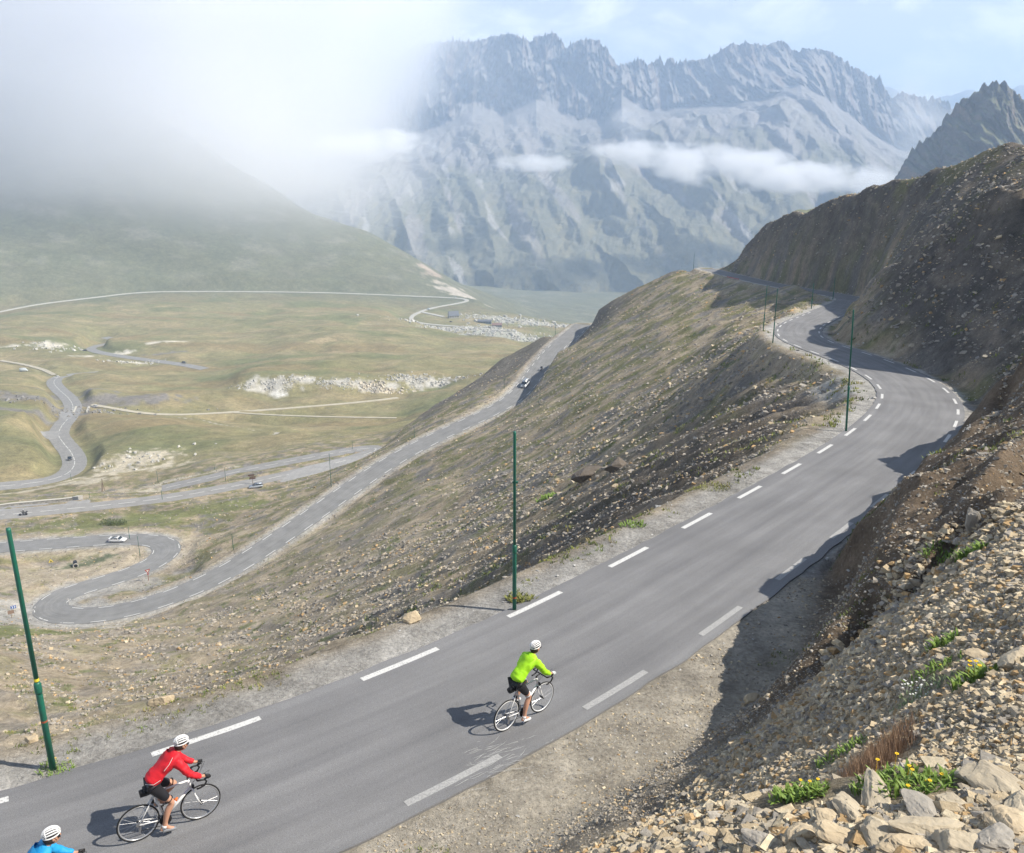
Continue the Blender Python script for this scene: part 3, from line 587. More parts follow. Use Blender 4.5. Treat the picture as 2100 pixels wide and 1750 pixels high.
dashes('road_marking', ll_s, s0l - 6.75 * 24 - .3, 3.2, 3.5, .10, m_pnt_f, .038)
lr_s = offset(ll_s, -W_L)
dashes('road_marking', lr_s, 2.0, 3.2, 3.5, .10, m_pnt_f, .038)
dashes('road_marking', dense(CLS['car'], 1), 1, 5, 2.2, .12, m_pnt_f, .06)
dashes('road_marking', dense(CLS['farr'], 1), 1, 9, 2.2, .16, m_pnt_f, .09)
# ------------------------------------------------------------------ far mountains: lofted surfaces with real distance and depth
def curtain(name, rows, u0, u1, nu, nv, disp, colf, m, seed=1):
    """rows: foot to crest (then the back), each a list of (u, v, D); lofted and roughened in world space"""
    us = np.linspace(u0, u1, nu); lv = []
    for r in rows:
        r = np.array(r, float); v = np.interp(us, r[:, 0], r[:, 1]); D = np.interp(us, r[:, 0], r[:, 2])
        x = (us - 1050) / F; y = -(v - 875) / F
        d = np.stack([x, CP + y * SP, y * CP - SP], 1); lv.append(d * (D / np.hypot(d[:, 0], d[:, 1]))[:, None])
    lv = np.array(lv); K = len(rows) - 1
    t = np.linspace(0, K, nv); i = np.minimum(t.astype(int), K - 1); fr = (t - i)[:, None, None]
    P = lv[i] * (1 - fr) + lv[i + 1] * fr
    P, T = disp(P, t[:, None] + np.zeros((1, nu)), us)
    n, m_ = P.shape[:2]; ix = np.arange(n * m_).reshape(n, m_)
    f = np.stack([ix[:-1, :-1], ix[:-1, 1:], ix[1:, 1:], ix[1:, :-1]], -1).reshape(-1, 4)
    o = meshobj(name, P.reshape(-1, 3), f, m, smooth=True)
    gx = np.gradient(P, axis=1); gy = np.gradient(P, axis=0); nn_ = np.cross(gx, gy); nn_ /= np.linalg.norm(nn_, axis=2)[..., None] + 1e-9
    colattr(o, colf(P, nn_, t[:, None] + np.zeros((1, nu)), T).reshape(-1, 3)); tagk(o, 'structure'); return o
crest = [(300, 330), (500, 270), (600, 235), (700, 185), (780, 135), (852, 94), (880, 85), (922, 82), (960, 84), (1005, 73), (1030, 68), (1050, 64), (1060, 70), (1081, 80), (1090, 84), (1095, 75), (1115, 70), (1133, 65), (1142, 68), (1150, 82), (1157, 90), (1163, 98), (1171, 88), (1185, 80), (1200, 78), (1214, 76), (1228, 82), (1236, 95), (1241, 90), (1248, 102), (1254, 112), (1262, 128), (1270, 133), (1285, 128), (1300, 124), (1310, 119), (1320, 124), (1327, 132), (1340, 124), (1353, 116), (1362, 132), (1369, 120), (1376, 118), (1384, 126), (1390, 132), (1400, 124), (1414, 122), (1440, 120), (1455, 114), (1469, 110), (1482, 98), (1497, 89), (1520, 91), (1539, 88), (1560, 92), (1580, 87), (1598, 83), (1612, 90), (1622, 104), (1634, 108), (1643, 106), (1655, 102), (1670, 98), (1700, 104), (1726, 118), (1736, 132), (1750, 136), (1767, 146), (1790, 156), (1809, 168), (1818, 186), (1830, 200), (1840, 192), (1851, 186), (1870, 192), (1892, 198), (1905, 205), (1910, 200), (1925, 204), (1941, 208), (1955, 224), (1980, 235), (2050, 280), (2200, 330)]
base_l = [(300, 420), (800, 300), (900, 250), (970, 212), (1033, 235), (1060, 215), (1100, 190), (1150, 225), (1185, 240), (1240, 243), (1262, 200), (1275, 175), (1300, 205), (1331, 226), (1407, 217), (1511, 208), (1560, 200), (1608, 180), (1643, 168), (1690, 190), (1726, 220), (1788, 268), (1837, 300), (1880, 300), (1920, 290), (2000, 320), (2200, 380)]
def cD(u, d): return d
rows_m = [
 [(200, 760, 2600), (2300, 800, 2600)],
 [(200, 690, 2750), (900, 660, 2700), (1100, 655, 2700), (1300, 640, 2700), (1500, 620, 2750), (2300, 600, 2800)],
 [(200, 600, 3000), (800, 560, 3000), (1050, 560, 2950), (1250, 530, 3000), (1480, 560, 2950), (1700, 480, 3100), (2300, 520, 3200)],
 [(200, 520, 3300), (800, 470, 3400), (1000, 470, 3300), (1200, 430, 3350), (1350, 460, 3250), (1500, 440, 3350), (1620, 440, 3300), (1760, 410, 3500), (2300, 450, 3600)],
 [(200, 480, 3600), (700, 420, 3750), (900, 400, 3700), (1100, 360, 3650), (1230, 320, 3550), (1330, 360, 3700), (1460, 330, 3600), (1600, 320, 3650), (1750, 350, 3700), (1880, 370, 3900), (2300, 420, 4000)],
 [(200, 450, 4000), (800, 350, 4050), (960, 290, 4100), (1080, 300, 4050), (1240, 290, 4100), (1310, 262, 4000), (1420, 245, 3950), (1560, 230, 3950), (1608, 208, 3950), (1680, 240, 3950), (1780, 300, 4050), (1880, 345, 4200), (2300, 400, 4200)],
 [(u, v, 4550 - 250 * (1480 < u < 1700)) for u, v in base_l],
 [(u, v, 4850) for u, v in crest],
 [(u, v + 40, 5050) for u, v in crest[::3]],
 [(u, v + 260, 5600) for u, v in crest[::6]]]
def disp_m(P, t, us):
    x, z = P[..., 0], P[..., 2]; y = P[..., 1]
    cliff = sstep(5.7, 6.2, t) * (1 - sstep(7.02, 7.2, t)); low = sstep(.8, 2, t) * (1 - sstep(5.2, 6, t))
    crest_n = np.exp(-((t - 7) / .28) ** 2)
    rr_ = P / np.linalg.norm(P[..., :2], axis=2)[..., None]
    wx = x + 40 * vn(x / 300, z / 300, 3)
    pil = (1 - 2 * np.abs(fbm(wx / 230, z / 500, 11, 5, .55))) * 150 + (1 - 2 * np.abs(fbm(wx / 45, z / 90, 12, 4, .6))) * 24
    big = fbm(x / 420, z / 420, 21, 4) * 150
    gul = (1 - 2 * np.abs(fbm((x + z * .5) / 330, z / 520, 31, 4, .5))) * 110
    gul2 = (1 - 2 * np.abs(fbm((x - z * .6) / 90, z / 200, 32, 4, .5))) * 14
    scree = fbm(x / 60, z / 30, 41, 5) * 9
    d = -(pil * cliff) - (gul + gul2 + big) * low + scree
    P = P + rr_ * d[..., None]
    P[..., 2] += crest_n * (np.abs(fbm(x / 16, x * 0, 51, 4, .7)) * 48 - 14) * sstep(7.5, 6.9, t) + low * fbm(x / 120, y / 120, 61, 5) * 26
    return P, cliff
def col_m(P, N_, t, cliff):
    x, y, z = P[..., 0], P[..., 1], P[..., 2]
    c = np.zeros(P.shape) + np.array((.235, .22, .205))
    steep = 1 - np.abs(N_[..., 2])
    n = fbm(x / 160, z / 90, 71, 5); n2 = fbm(x / 50, z / 60, 72, 4)
    c = mixc(c, (.15, .148, .095), sstep(-250, -420, z + 200 * n) * .0 + sstep(5.2, 3.6, t + 1.2 * n) * .85)
    c = mixc(c, (.22, .20, .12), sstep(4.5, 3.0, t) * sstep(.1, .4, n2) * .6)
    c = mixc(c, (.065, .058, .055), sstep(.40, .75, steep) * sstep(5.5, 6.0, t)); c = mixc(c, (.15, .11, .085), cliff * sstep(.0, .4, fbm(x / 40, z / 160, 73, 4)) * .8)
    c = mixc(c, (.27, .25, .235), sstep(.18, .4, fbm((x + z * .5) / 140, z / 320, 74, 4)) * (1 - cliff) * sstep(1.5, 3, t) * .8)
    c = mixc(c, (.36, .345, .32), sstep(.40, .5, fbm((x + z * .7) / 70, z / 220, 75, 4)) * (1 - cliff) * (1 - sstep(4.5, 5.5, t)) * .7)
    return np.clip(c, .02, .8)
m_mtn = colmat('mountain rock', scales=((.03, .25), (.2, .2)), bumps=((.03, 9.0), (.15, 2.0)))
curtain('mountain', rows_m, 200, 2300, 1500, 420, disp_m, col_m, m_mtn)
crest2 = [(1740, 470), (1790, 430), (1829, 374), (1851, 339), (1862, 322), (1873, 311), (1901, 281), (1920, 268), (1931, 262), (1933, 244), (1953, 228), (1962, 213), (1984, 197), (1999, 194), (2012, 177), (2023, 175), (2036, 165), (2050, 168), (2064, 169), (2075, 180), (2082, 191), (2099, 202), (2150, 225), (2300, 260), (2600, 240), (2900, 300)]
rows_p = [[(1740, 620, 1500), (2900, 560, 1500)], [(1740, 520, 1560), (2000, 420, 1600), (2900, 420, 1600)], [(u, v + 90 if u > 1800 else v + 20, 1750) for u, v in crest2], [(u, v, 1850) for u, v in crest2], [(u, v + 60, 1930) for u, v in crest2], [(u, v + 300, 2200) for u, v in crest2[::2]]]
def disp_p(P, t, us):
    x, z = P[..., 0], P[..., 2]; k = sstep(.2, .8, t); cr = np.exp(-((t - 3) / .4) ** 2)
    rr_ = P / np.linalg.norm(P[..., :2], axis=2)[..., None]; wx = x + 15 * vn(x / 90, z / 90, 5)
    pil = (1 - 2 * np.abs(fbm(wx / 60, z / 200, 13, 5, .6))) * 40 + (1 - 2 * np.abs(fbm(wx / 17, z / 60, 14, 4, .6))) * 11
    P = P - rr_ * (pil * k)[..., None]; P[..., 2] += cr * (np.abs(fbm(x / 9, x * 0, 52, 4, .7)) * 22 - 6)
    return P, k
def col_p(P, N_, t, k):
    x, z = P[..., 0], P[..., 2]; c = np.zeros(P.shape) + np.array((.13, .115, .105))
    c = mixc(c, (.24, .17, .12), sstep(.2, .5, fbm(x / 14, z / 80, 76, 4)) * .7); c = mixc(c, (.13, .14, .07), sstep(.5, .75, N_[..., 2]) * .8)
    return c
curtain('peak', rows_p, 1740, 2900, 520, 240, disp_p, col_p, m_mtn)
far_c = [(1300, 190), (1700, 185), (1790, 180), (1813, 176), (1830, 180), (1846, 190), (1880, 205), (1925, 202), (1950, 195), (1985, 183), (2000, 185), (2020, 196), (2060, 190), (2088, 176), (2100, 174), (2200, 168), (2600, 190)]
rows_f = [[(1300, 330, 8200), (2600, 330, 8200)], [(u, v, 8800) for u, v in far_c], [(u, v + 40, 9300) for u, v in far_c]]
def disp_f(P, t, us):
    P[..., 2] += np.exp(-((t - 1) / .5) ** 2) * fbm(P[..., 0] / 200, P[..., 1] / 200, 7, 4) * 40; return P, t
curtain('distant_ridge', rows_f, 1300, 2600, 300, 20, disp_f, lambda P, N_, t, k: np.zeros(P.shape) + np.array((.22, .22, .20)), m_mtn)
# land under everything to the horizon
gp = meshobj('valley_floor', [(-14000, 2300, -440), (14000, 2300, -440), (14000, 16000, -440), (-14000, 16000, -440)], [(0, 1, 2, 3)], mat('valley floor', (.16, .17, .10), .95, noise=(.01, .6, (.24, .22, .15)))); tagk(gp, 'structure')
# ------------------------------------------------------------------ air
def box(name, lo, hi, m, parent=None):
    x0, y0, z0 = lo; x1, y1, z1 = hi
    return meshobj(name, [(x0, y0, z0), (x1, y0, z0), (x1, y1, z0), (x0, y1, z0), (x0, y0, z1), (x1, y0, z1), (x1, y1, z1), (x0, y1, z1)], [(3, 2, 1, 0), (4, 5, 6, 7), (0, 1, 5, 4), (1, 2, 6, 5), (2, 3, 7, 6), (3, 0, 4, 7)], m, parent)
def volmat(name, dens, color, aniso=0.0):
    m = bpy.data.materials.new(name); m.use_nodes = True; t = m.node_tree; t.nodes.clear()
    o = t.nodes.new('ShaderNodeOutputMaterial'); v = t.nodes.new('ShaderNodeVolumePrincipled'); v.inputs['Density'].default_value = dens
    v.inputs['Color'].default_value = (*color, 1); v.inputs['Anisotropy'].default_value = aniso; t.links.new(v.outputs[0], o.inputs['Volume']); return m, t, v
mh, _, _ = volmat('haze air', HAZE_D, (.55, .73, 1.0), .1)
hz = box('haze', (-15000, -300, -1200), (15000, 9600, 760), mh); tagk(hz, 'stuff')
# ------------------------------------------------------------------ fog bank on the left and the drifting clouds
def cloud(name, lo, hi, dens, fields, noise_sc, thr, color=(.99, .99, 1.0), soft=.5, squash=1.0, label=None):
    """a closed box filled with vapour whose density follows soft fields (in metres) and noise"""
    m, t, v = volmat(name + ' vapour', dens, color, .1)
    co = t.nodes.new('ShaderNodeTexCoord'); sep = t.nodes.new('ShaderNodeSeparateXYZ'); t.links.new(co.outputs['Object'], sep.inputs[0])
    def math_(op, a, b=None, clamp=False):
        n = t.nodes.new('ShaderNodeMath'); n.operation = op; n.use_clamp = clamp
        for i, q in enumerate((a, b)):
            if q is None: continue
            if isinstance(q, (int, float)): n.inputs[i].default_value = q
            else: t.links.new(q, n.inputs[i])
        return n.outputs[0]
    mp = t.nodes.new('ShaderNodeMapping'); mp.inputs['Scale'].default_value = (1, 1, squash); t.links.new(co.outputs['Object'], mp.inputs[0])
    n = t.nodes.new('ShaderNodeTexNoise'); n.inputs['Scale'].default_value = noise_sc; n.inputs['Detail'].default_value = 5; n.inputs['Roughness'].default_value = .6
    t.links.new(mp.outputs[0], n.inputs['Vector'])
    f = fields(sep, math_)
    d = math_('SUBTRACT', math_('ADD', f, math_('MULTIPLY', math_('SUBTRACT', n.outputs['Fac'], .5), soft * 4)), thr)
    d = math_('MULTIPLY', d, 1.4, True)
    d = math_('MULTIPLY', d, dens)
    t.links.new(d, v.inputs['Density'])
    o = box(name, lo, hi, m); tagk(o, 'stuff')
    return o
def mrange(m, x, a, b):
    return m('DIVIDE', m('SUBTRACT', x, a), b - a, True)
def f_fog(s, m):
    gx = mrange(m, m('SUBTRACT', s.outputs['X'], m('MULTIPLY', m('SUBTRACT', s.outputs['Z'], 350), .55)), 10, -800); gz = mrange(m, s.outputs['Z'], -265, -60); gy = mrange(m, s.outputs['Y'], 1380, 1700)
    return m('MULTIPLY', m('MULTIPLY', m('MULTIPLY', gx, gx), gz), gy)
cloud('fog_bank', (-3600, 1380, -260), (320, 5000, 755), .0052, f_fog, .0018, .10, soft=.2)
def f_mist(s, m):
    return m('MULTIPLY', m('MULTIPLY', mrange(m, s.outputs['X'], -120, -520), m('MULTIPLY', mrange(m, s.outputs['Z'], -215, -70), mrange(m, s.outputs['Z'], 210, -60))), mrange(m, s.outputs['Y'], 1330, 1650))
cloud('low_mist', (-2400, 1330, -240), (-100, 2150, 220), .0034, f_mist, .004, .08, soft=.12)
def ell(c, r, tilt=0):
    def f(s, m):
        x = m('DIVIDE', m('SUBTRACT', s.outputs['X'], c[0]), r[0]); y = m('DIVIDE', m('SUBTRACT', s.outputs['Y'], c[1]), r[1])
        zc = m('SUBTRACT', m('SUBTRACT', s.outputs['Z'], c[2]), m('MULTIPLY', m('SUBTRACT', s.outputs['X'], c[0]), tilt)); z = m('DIVIDE', zc, r[2])
        q = m('ADD', m('ADD', m('MULTIPLY', x, x), m('MULTIPLY', y, y)), m('MULTIPLY', z, z))
        return m('SUBTRACT', 1.0, q)
    return f
def puff(name, u, v, D, hw, hh, dy, dens, sc, tilt=0, thr=.45, soft=.7):
    c = PD(u, v, D); zz = hh + abs(tilt) * hw
    cloud(name, (c[0] - hw, c[1] - dy, c[2] - zz), (c[0] + hw, c[1] + dy, c[2] + zz), dens, ell(c, (hw, dy, hh), tilt), sc, thr, soft=soft, squash=1.6)
puff('cloud', 735, 300, 3000, 280, 80, 160, .032, .009)
puff('cloud', 1105, 335, 3100, 170, 42, 110, .024, .011)
puff('cloud', 1545, 345, 2900, 620, 85, 160, .030, .007, tilt=-.10)
puff('cloud', 1290, 250, 3300, 110, 90, 90, .006, .012)
puff('cloud', 1880, 250, 3300, 180, 160, 140, .004, .009)
# ------------------------------------------------------------------ loose stones of the scree (countless) as one object of angular slabs
rng = np.random.default_rng(11)
def rotm(n, tilt, rng):
    """random orientations: yaw anything, tilt up to `tilt` radians"""
    y = rng.uniform(0, 2 * np.pi, n); a = rng.uniform(0, 2 * np.pi, n); t = tilt * np.abs(rng.normal(0, .5, n))
    cy, sy = np.cos(y), np.sin(y); Z1 = np.zeros((n, 3, 3)); Z1[:, 0, 0] = cy; Z1[:, 0, 1] = -sy; Z1[:, 1, 0] = sy; Z1[:, 1, 1] = cy; Z1[:, 2, 2] = 1
    ax = np.stack([np.cos(a), np.sin(a), 0 * a], 1); c, s = np.cos(t), np.sin(t); K = np.zeros((n, 3, 3))
    K[:, 0, 2] = ax[:, 1]; K[:, 1, 2] = -ax[:, 0]; K[:, 2, 0] = -ax[:, 1]; K[:, 2, 1] = ax[:, 0]
    I = np.eye(3)[None]; Rr = I + s[:, None, None] * K + (1 - c)[:, None, None] * (K @ K)
    return Rr @ Z1
def slabs(x, y, s, rng, flat=(.25, .7), tilt=.7, sink=.25):
    n = len(x); corners = np.array([(i, j, k) for k in (-1, 1) for j in (-1, 1) for i in (-1, 1)], float)
    V = corners[None] * np.stack([rng.uniform(.55, 1.1, n), rng.uniform(.35, .8, n), rng.uniform(*flat, n) * .6], 1)[:, None, :]
    V = V * (1 + rng.uniform(-.38, .38, (n, 8, 3))); V[:, 4:, :2] *= rng.uniform(.45, .95, (n, 1, 1))
    V = V * (s / 2)[:, None, None]; V = np.einsum('nij,nkj->nki', rotm(n, tilt, rng), V)
    V[..., 0] += x[:, None]; V[..., 1] += y[:, None]; V[..., 2] += (zat(x, y) + s * (.5 * .35 - sink * .35))[:, None]
    q = np.array([(0, 2, 3, 1), (4, 5, 7, 6), (0, 1, 5, 4), (1, 3, 7, 5), (3, 2, 6, 7), (2, 0, 4, 6)])
    return V.reshape(-1, 3), (q[None] + (np.arange(n) * 8)[:, None, None]).reshape(-1, 4)
def road_clear(x, y, margin):
    """True where (x, y) is off every carriageway"""
    ok = np.ones(len(x), bool)
    for (P, hw, bl), m_ in zip(CARVE[:2], margin):
        d, _, _ = line_dist(P[::2], x, y, 12); ok &= d > m_
    for (P, hw, bl), m_ in zip(CARVE[2:5], (4.2, 6, 5.5)):
        d, _, _ = line_dist(P[::2], x, y, 12); ok &= d > m_
    return ok
def scatter(n, a0, a1, r0, r1, rng):
    a = np.radians(rng.uniform(a0, a1, n)); r = np.exp(rng.uniform(math.log(r0), math.log(r1), n)); return r * np.sin(a), r * np.cos(a), a, r
PLP = [(1997, 1398, 8.9, .30), (1912, 1375, 9.3, .36), (1640, 1632, 6.9, .26), (1475, 1695, 6.9, .32), (1850, 1612, 6.5, .32), (1722, 1548, 8.0, .30), (1932, 1322, 10.6, .24), (1930, 1146, 15.8, .4), (1988, 1142, 15.7, .3), (1892, 1424, 8.5, .38), (1790, 1575, 7.6, .42), (1830, 1545, 7.7, .3), (1760, 1600, 7.3, .3)]
def clear_plants(x, y):
    ok = np.ones(len(x), bool)
    for u, v, D, q in PLP: p = PH(u, v, D); ok &= np.hypot(x - p[0], (y - p[1]) * 1.3) > q
    return ok
n = 300000
x, y, a, r = scatter(n, -34, 35, 3.0, 345, rng)
px = 1.15 + rng.pareto(2.6, n) * 1.1; px = np.minimum(px, 9)
s = np.minimum(px * r / 886, .75 + 0 * r)
_s1 = x * .62 + y * .79; _s2 = -x * .79 + y * .62; dn = 1.2 * fbm(_s1 / 3.2, _s2 / 16, 91, 4) + .6 * fbm(x / 1.3, y / 1.3, 92, 3) + .3 * fbm(x / 25, y / 25, 93, 2)
zn = zat(x, y)
left_out = np.interp(x, [-60, -12, 0, 20, 40], [0, 11, 22, 46, 100])
keep = rng.uniform(0, 1, n) < np.clip(.30 + 1.4 * dn, .03, 1)
field = (a > R(-3)) & (r < 20) & (y < 13 + .8 * x)
keep |= field & (rng.uniform(0, 1, n) < .75)
keep &= road_clear(x, y, (W_U / 2 + .5, W_L / 2 + .6))
d0, _, sd0 = line_dist(CARVE[0][0][::2], x, y, 9)
verge = d0 < 4.6 + .4 * dn
keep &= (rng.uniform(0, 1, n) > .55 * sstep(5, -30, x)) & ((r > 20) | clear_plants(x, y)); keep &= ~verge | (rng.uniform(0, 1, n) < .55)
s = np.where(verge, s * .62, s)
x, y, a, r, s, dn, verge, field = (q[keep] for q in (x, y, a, r, s, dn, verge, field))
V_, F_ = slabs(x, y, s, rng, tilt=.8)
pal = np.array([(.50, .405, .27), (.43, .37, .28), (.36, .325, .275), (.27, .25, .22), (.56, .48, .34), (.44, .30, .155)])
wt = np.array([.16, .22, .26, .24, .04, .08]); pick = rng.choice(6, len(x), p=wt)
shale = sstep(-.1, .35, fbm(x / 9, y / 9, 5, 5) + .15) * (r > 22); pick = np.where(rng.uniform(0, 1, len(x)) < shale * .75, rng.choice([2, 3, 3], len(x)), pick)
cc = pal[pick] * rng.uniform(.75, 1.15, (len(x), 1)); grey = np.array((.42, .415, .40)); cc = np.where(verge[:, None], grey * rng.uniform(.7, 1.25, (len(x), 1)), cc)
m_stone = colmat('loose stone', scales=((14.0, .25), (60, .15)), bumps=((25, .012),))
st = meshobj('scree', V_, F_, m_stone); colattr(st, np.repeat(cc, 8, 0)); tagk(st, 'stuff'); tag(st, 'loose angular stones strewn over the slopes', 'scree'); del st['category']
def extra(n, a0, a1, r0, r1, pmin, pmax, cond, palw, seed, tilt=.6, flat=(.25, .7)):
    rg = np.random.default_rng(seed); x, y, a, r = scatter(n, a0, a1, r0, r1, rg)
    s = np.minimum((pmin + (pmax - pmin) * rg.random(n) ** 2.6) * r / 886, .8); k = cond(x, y, a, r, rg); x, y, s = x[k], y[k], s[k]
    V_, F_ = slabs(x, y, s, rg, tilt=tilt, flat=flat); c = pal[rg.choice(6, len(x), p=palw)] * rg.uniform(.7, 1.15, (len(x), 1)); return V_, F_, np.repeat(c, 8, 0)
def dU(x, y): d, _, sd = line_dist(CARVE[0][0][::2], x, y, 14); return d, sd
def c_field(x, y, a, r, rg):
    d, sd = dU(x, y); bare = fbm(x / 1.6, y / 1.6, 97, 3); return ((d > 6.9 + .6 * bare) | (d > 100)) & (zat(x, y) > -11.8) & (bare < .6) & clear_plants(x, y) & ((sd < 0) | (d > 100))
def c_flank(x, y, a, r, rg):
    d, sd = dU(x, y); n = 1.3 * fbm((x * .62 + y * .79) / 3.2, (-x * .79 + y * .62) / 16, 91, 4); return ((sd > 0) | (d > 100)) & (d > 4.9) & (rg.random(len(x)) < .38 + n) & road_clear(x, y, (3, W_L / 2 + .9))
def c_bank(x, y, a, r, rg):
    d, sd = dU(x, y); return (sd < 0) & (d > 4.8) & (d < 11)
def c_ledge(x, y, a, r, rg): return (a > R(2)) & clear_plants(x, y)
def c_right(x, y, a, r, rg):
    d, sd = dU(x, y); return (right_of(x, y)) & ((d > 5.2) | (d > 100)) & (rg.random(len(x)) < .5 + fbm(x / 9, y / 9, 98, 3))
def right_of(x, y):
    i = np.searchsorted(ULd[20:, 1], np.clip(y, 10, 300)); return x > np.interp(y, [18, 26, 38, 55, 64, 84, 99, 122, 131, 160, 200], [6, 11, 17, 28, 32, 34.5, 35, 44.5, 49, 60, 66]) + 1
def c_shoulder(x, y, a, r, rg):
    d, sd = dU(x, y); return (sd < 0) & (d > W_U / 2 + .45) & (d < 5.6) & (rg.random(len(x)) < .5 + 1.2 * fbm(x / 2, y / 2, 99, 3))
parts_ = [extra(60000, -30, 30, 9, 27, 1.0, 4.5, c_shoulder, [.10, .20, .34, .16, .18, .02], 18, tilt=.6), extra(90000, -6, 35, 3.2, 21, 1.0, 3.2, c_field, [.36, .26, .16, .08, .06, .08], 19, tilt=.6), extra(7000, 2, 36, 3.2, 6.3, 3.5, 27, c_ledge, [.38, .22, .08, .04, .2, .08], 20, tilt=.3, flat=(.10, .35)), extra(26000, 8, 34, 50, 330, 1.6, 6, c_right, [.06, .10, .3, .46, .0, .08], 24, tilt=.9), extra(85000, -6, 35, 3.2, 21, 2.0, 13, c_field, [.40, .22, .08, .04, .14, .12], 21, tilt=.45),
          extra(90000, -33, 26, 17, 150, 1.6, 6, c_flank, [.08, .12, .26, .44, .02, .08], 22, tilt=.9),
          extra(30000, 0, 35, 12, 60, 1.5, 6, c_bank, [.08, .14, .3, .38, .0, .10], 23, tilt=.9)]
def boulders(n, u, v, D, ru, rd, s0, s1, col, seed):
    rg = np.random.default_rng(seed); p = PD(u, v, D); a = math.atan2(p[0], p[1]); ex = rg.normal(0, ru * .5, n); ey = rg.normal(0, rd * .5, n)
    x = p[0] + ex * math.cos(a) + ey * math.sin(a); y = p[1] - ex * math.sin(a) + ey * math.cos(a); k = fbm(x / 12, y / 12, seed, 3) > -.12; x, y = x[k], y[k]; n = len(x)
    V_, F_ = slabs(x, y, s0 + (s1 - s0) * rg.random(n) ** 2.5, rg, tilt=.8, flat=(.6, 1.2)); return V_, F_, np.repeat(np.array(col) * rg.uniform(.7, 1.1, (n, 1)), 8, 0)
RC = (.50, .485, .44)
parts_ += [boulders(3000, 1040, 682, 1165, 110, 60, 1.0, 5, RC, 31), boulders(500, 930, 672, 1210, 70, 16, 1, 6, RC, 32), boulders(700, 1085, 655, 1330, 100, 40, 1.2, 7, RC, 33), boulders(350, 1010, 652, 1345, 60, 25, 1, 4, RC, 34),
           boulders(420, 555, 780, 655, 26, 7, .5, 2.2, RC, 35), boulders(300, 620, 785, 652, 18, 7, .4, 2, RC, 36), boulders(400, 700, 788, 652, 22, 8, .4, 2, RC, 37), boulders(700, 870, 775, 666, 34, 8, .5, 2.6, RC, 38), boulders(350, 770, 790, 652, 20, 8, .6, 3.4, (.52, .47, .38), 39),
           boulders(120, 105, 722, 950, 26, 16, 1, 4, RC, 40), boulders(90, 270, 745, 860, 30, 12, 1, 4, RC, 41), boulders(160, 290, 955, 400, 22, 14, .5, 2.2, RC, 42), boulders(200, 150, 820, 590, 60, 14, .8, 3, (.26, .25, .23), 45)]
for V_, F_, c_ in parts_:
    st = meshobj('scree', V_, F_, m_stone); colattr(st, c_); tagk(st, 'stuff')
# ------------------------------------------------------------------ grass tufts
n = 46000
x, y, a, r = scatter(n, -34, 35, 5, 330, rng)
g = fbm(x / 3, y / 3, 66, 4) + .35 * fbm(x / 12, y / 12, 67, 3)
d0, _, sd0 = line_dist(CARVE[0][0][::2], x, y, 9)
thr = np.where(r < 16, .42, np.where((d0 < 5.6) & (sd0 > 0), .10, .24)); keep = (g > thr) & road_clear(x, y, (W_U / 2 + 1.0, W_L / 2 + 1.2))
x, y, r = x[keep], y[keep], r[keep]; n = len(x); B = 9
h = np.minimum(r * rng.uniform(2.2, 5, n) / 886, .30)
ang = rng.uniform(0, 2 * np.pi, (n, B)); lean = rng.uniform(.3, 1.1, (n, B)); bl = h[:, None] * rng.uniform(.6, 1.2, (n, B))
bx = x[:, None] + rng.normal(0, .5, (n, B)) * h[:, None]; by = y[:, None] + rng.normal(0, .5, (n, B)) * h[:, None]; bz = zat(bx, by) - .01
wv = bl * .16; px_, py_ = -np.sin(ang) * wv, np.cos(ang) * wv
tip = np.stack([bx + np.cos(ang) * bl * np.sin(lean), by + np.sin(ang) * bl * np.sin(lean), bz + bl * np.cos(lean)], -1)
v0 = np.stack([bx - px_, by - py_, bz], -1); v1 = np.stack([bx + px_, by + py_, bz], -1)
VV = np.stack([v0, v1, tip], 2).reshape(-1, 3); FF = np.arange(len(VV)).reshape(-1, 3)
gc = np.array([(.16, .19, .055), (.22, .24, .06), (.12, .16, .05), (.26, .22, .10)])[rng.choice(4, n, p=[.35, .25, .25, .15])] * rng.uniform(.8, 1.2, (n, 1))
m_grass = colmat('grass blades', rough=.8, scales=((5, .2),))
gt = meshobj('grass_tufts', VV, FF, m_grass); colattr(gt, np.repeat(gc, B * 3, 0)); tagk(gt, 'stuff')
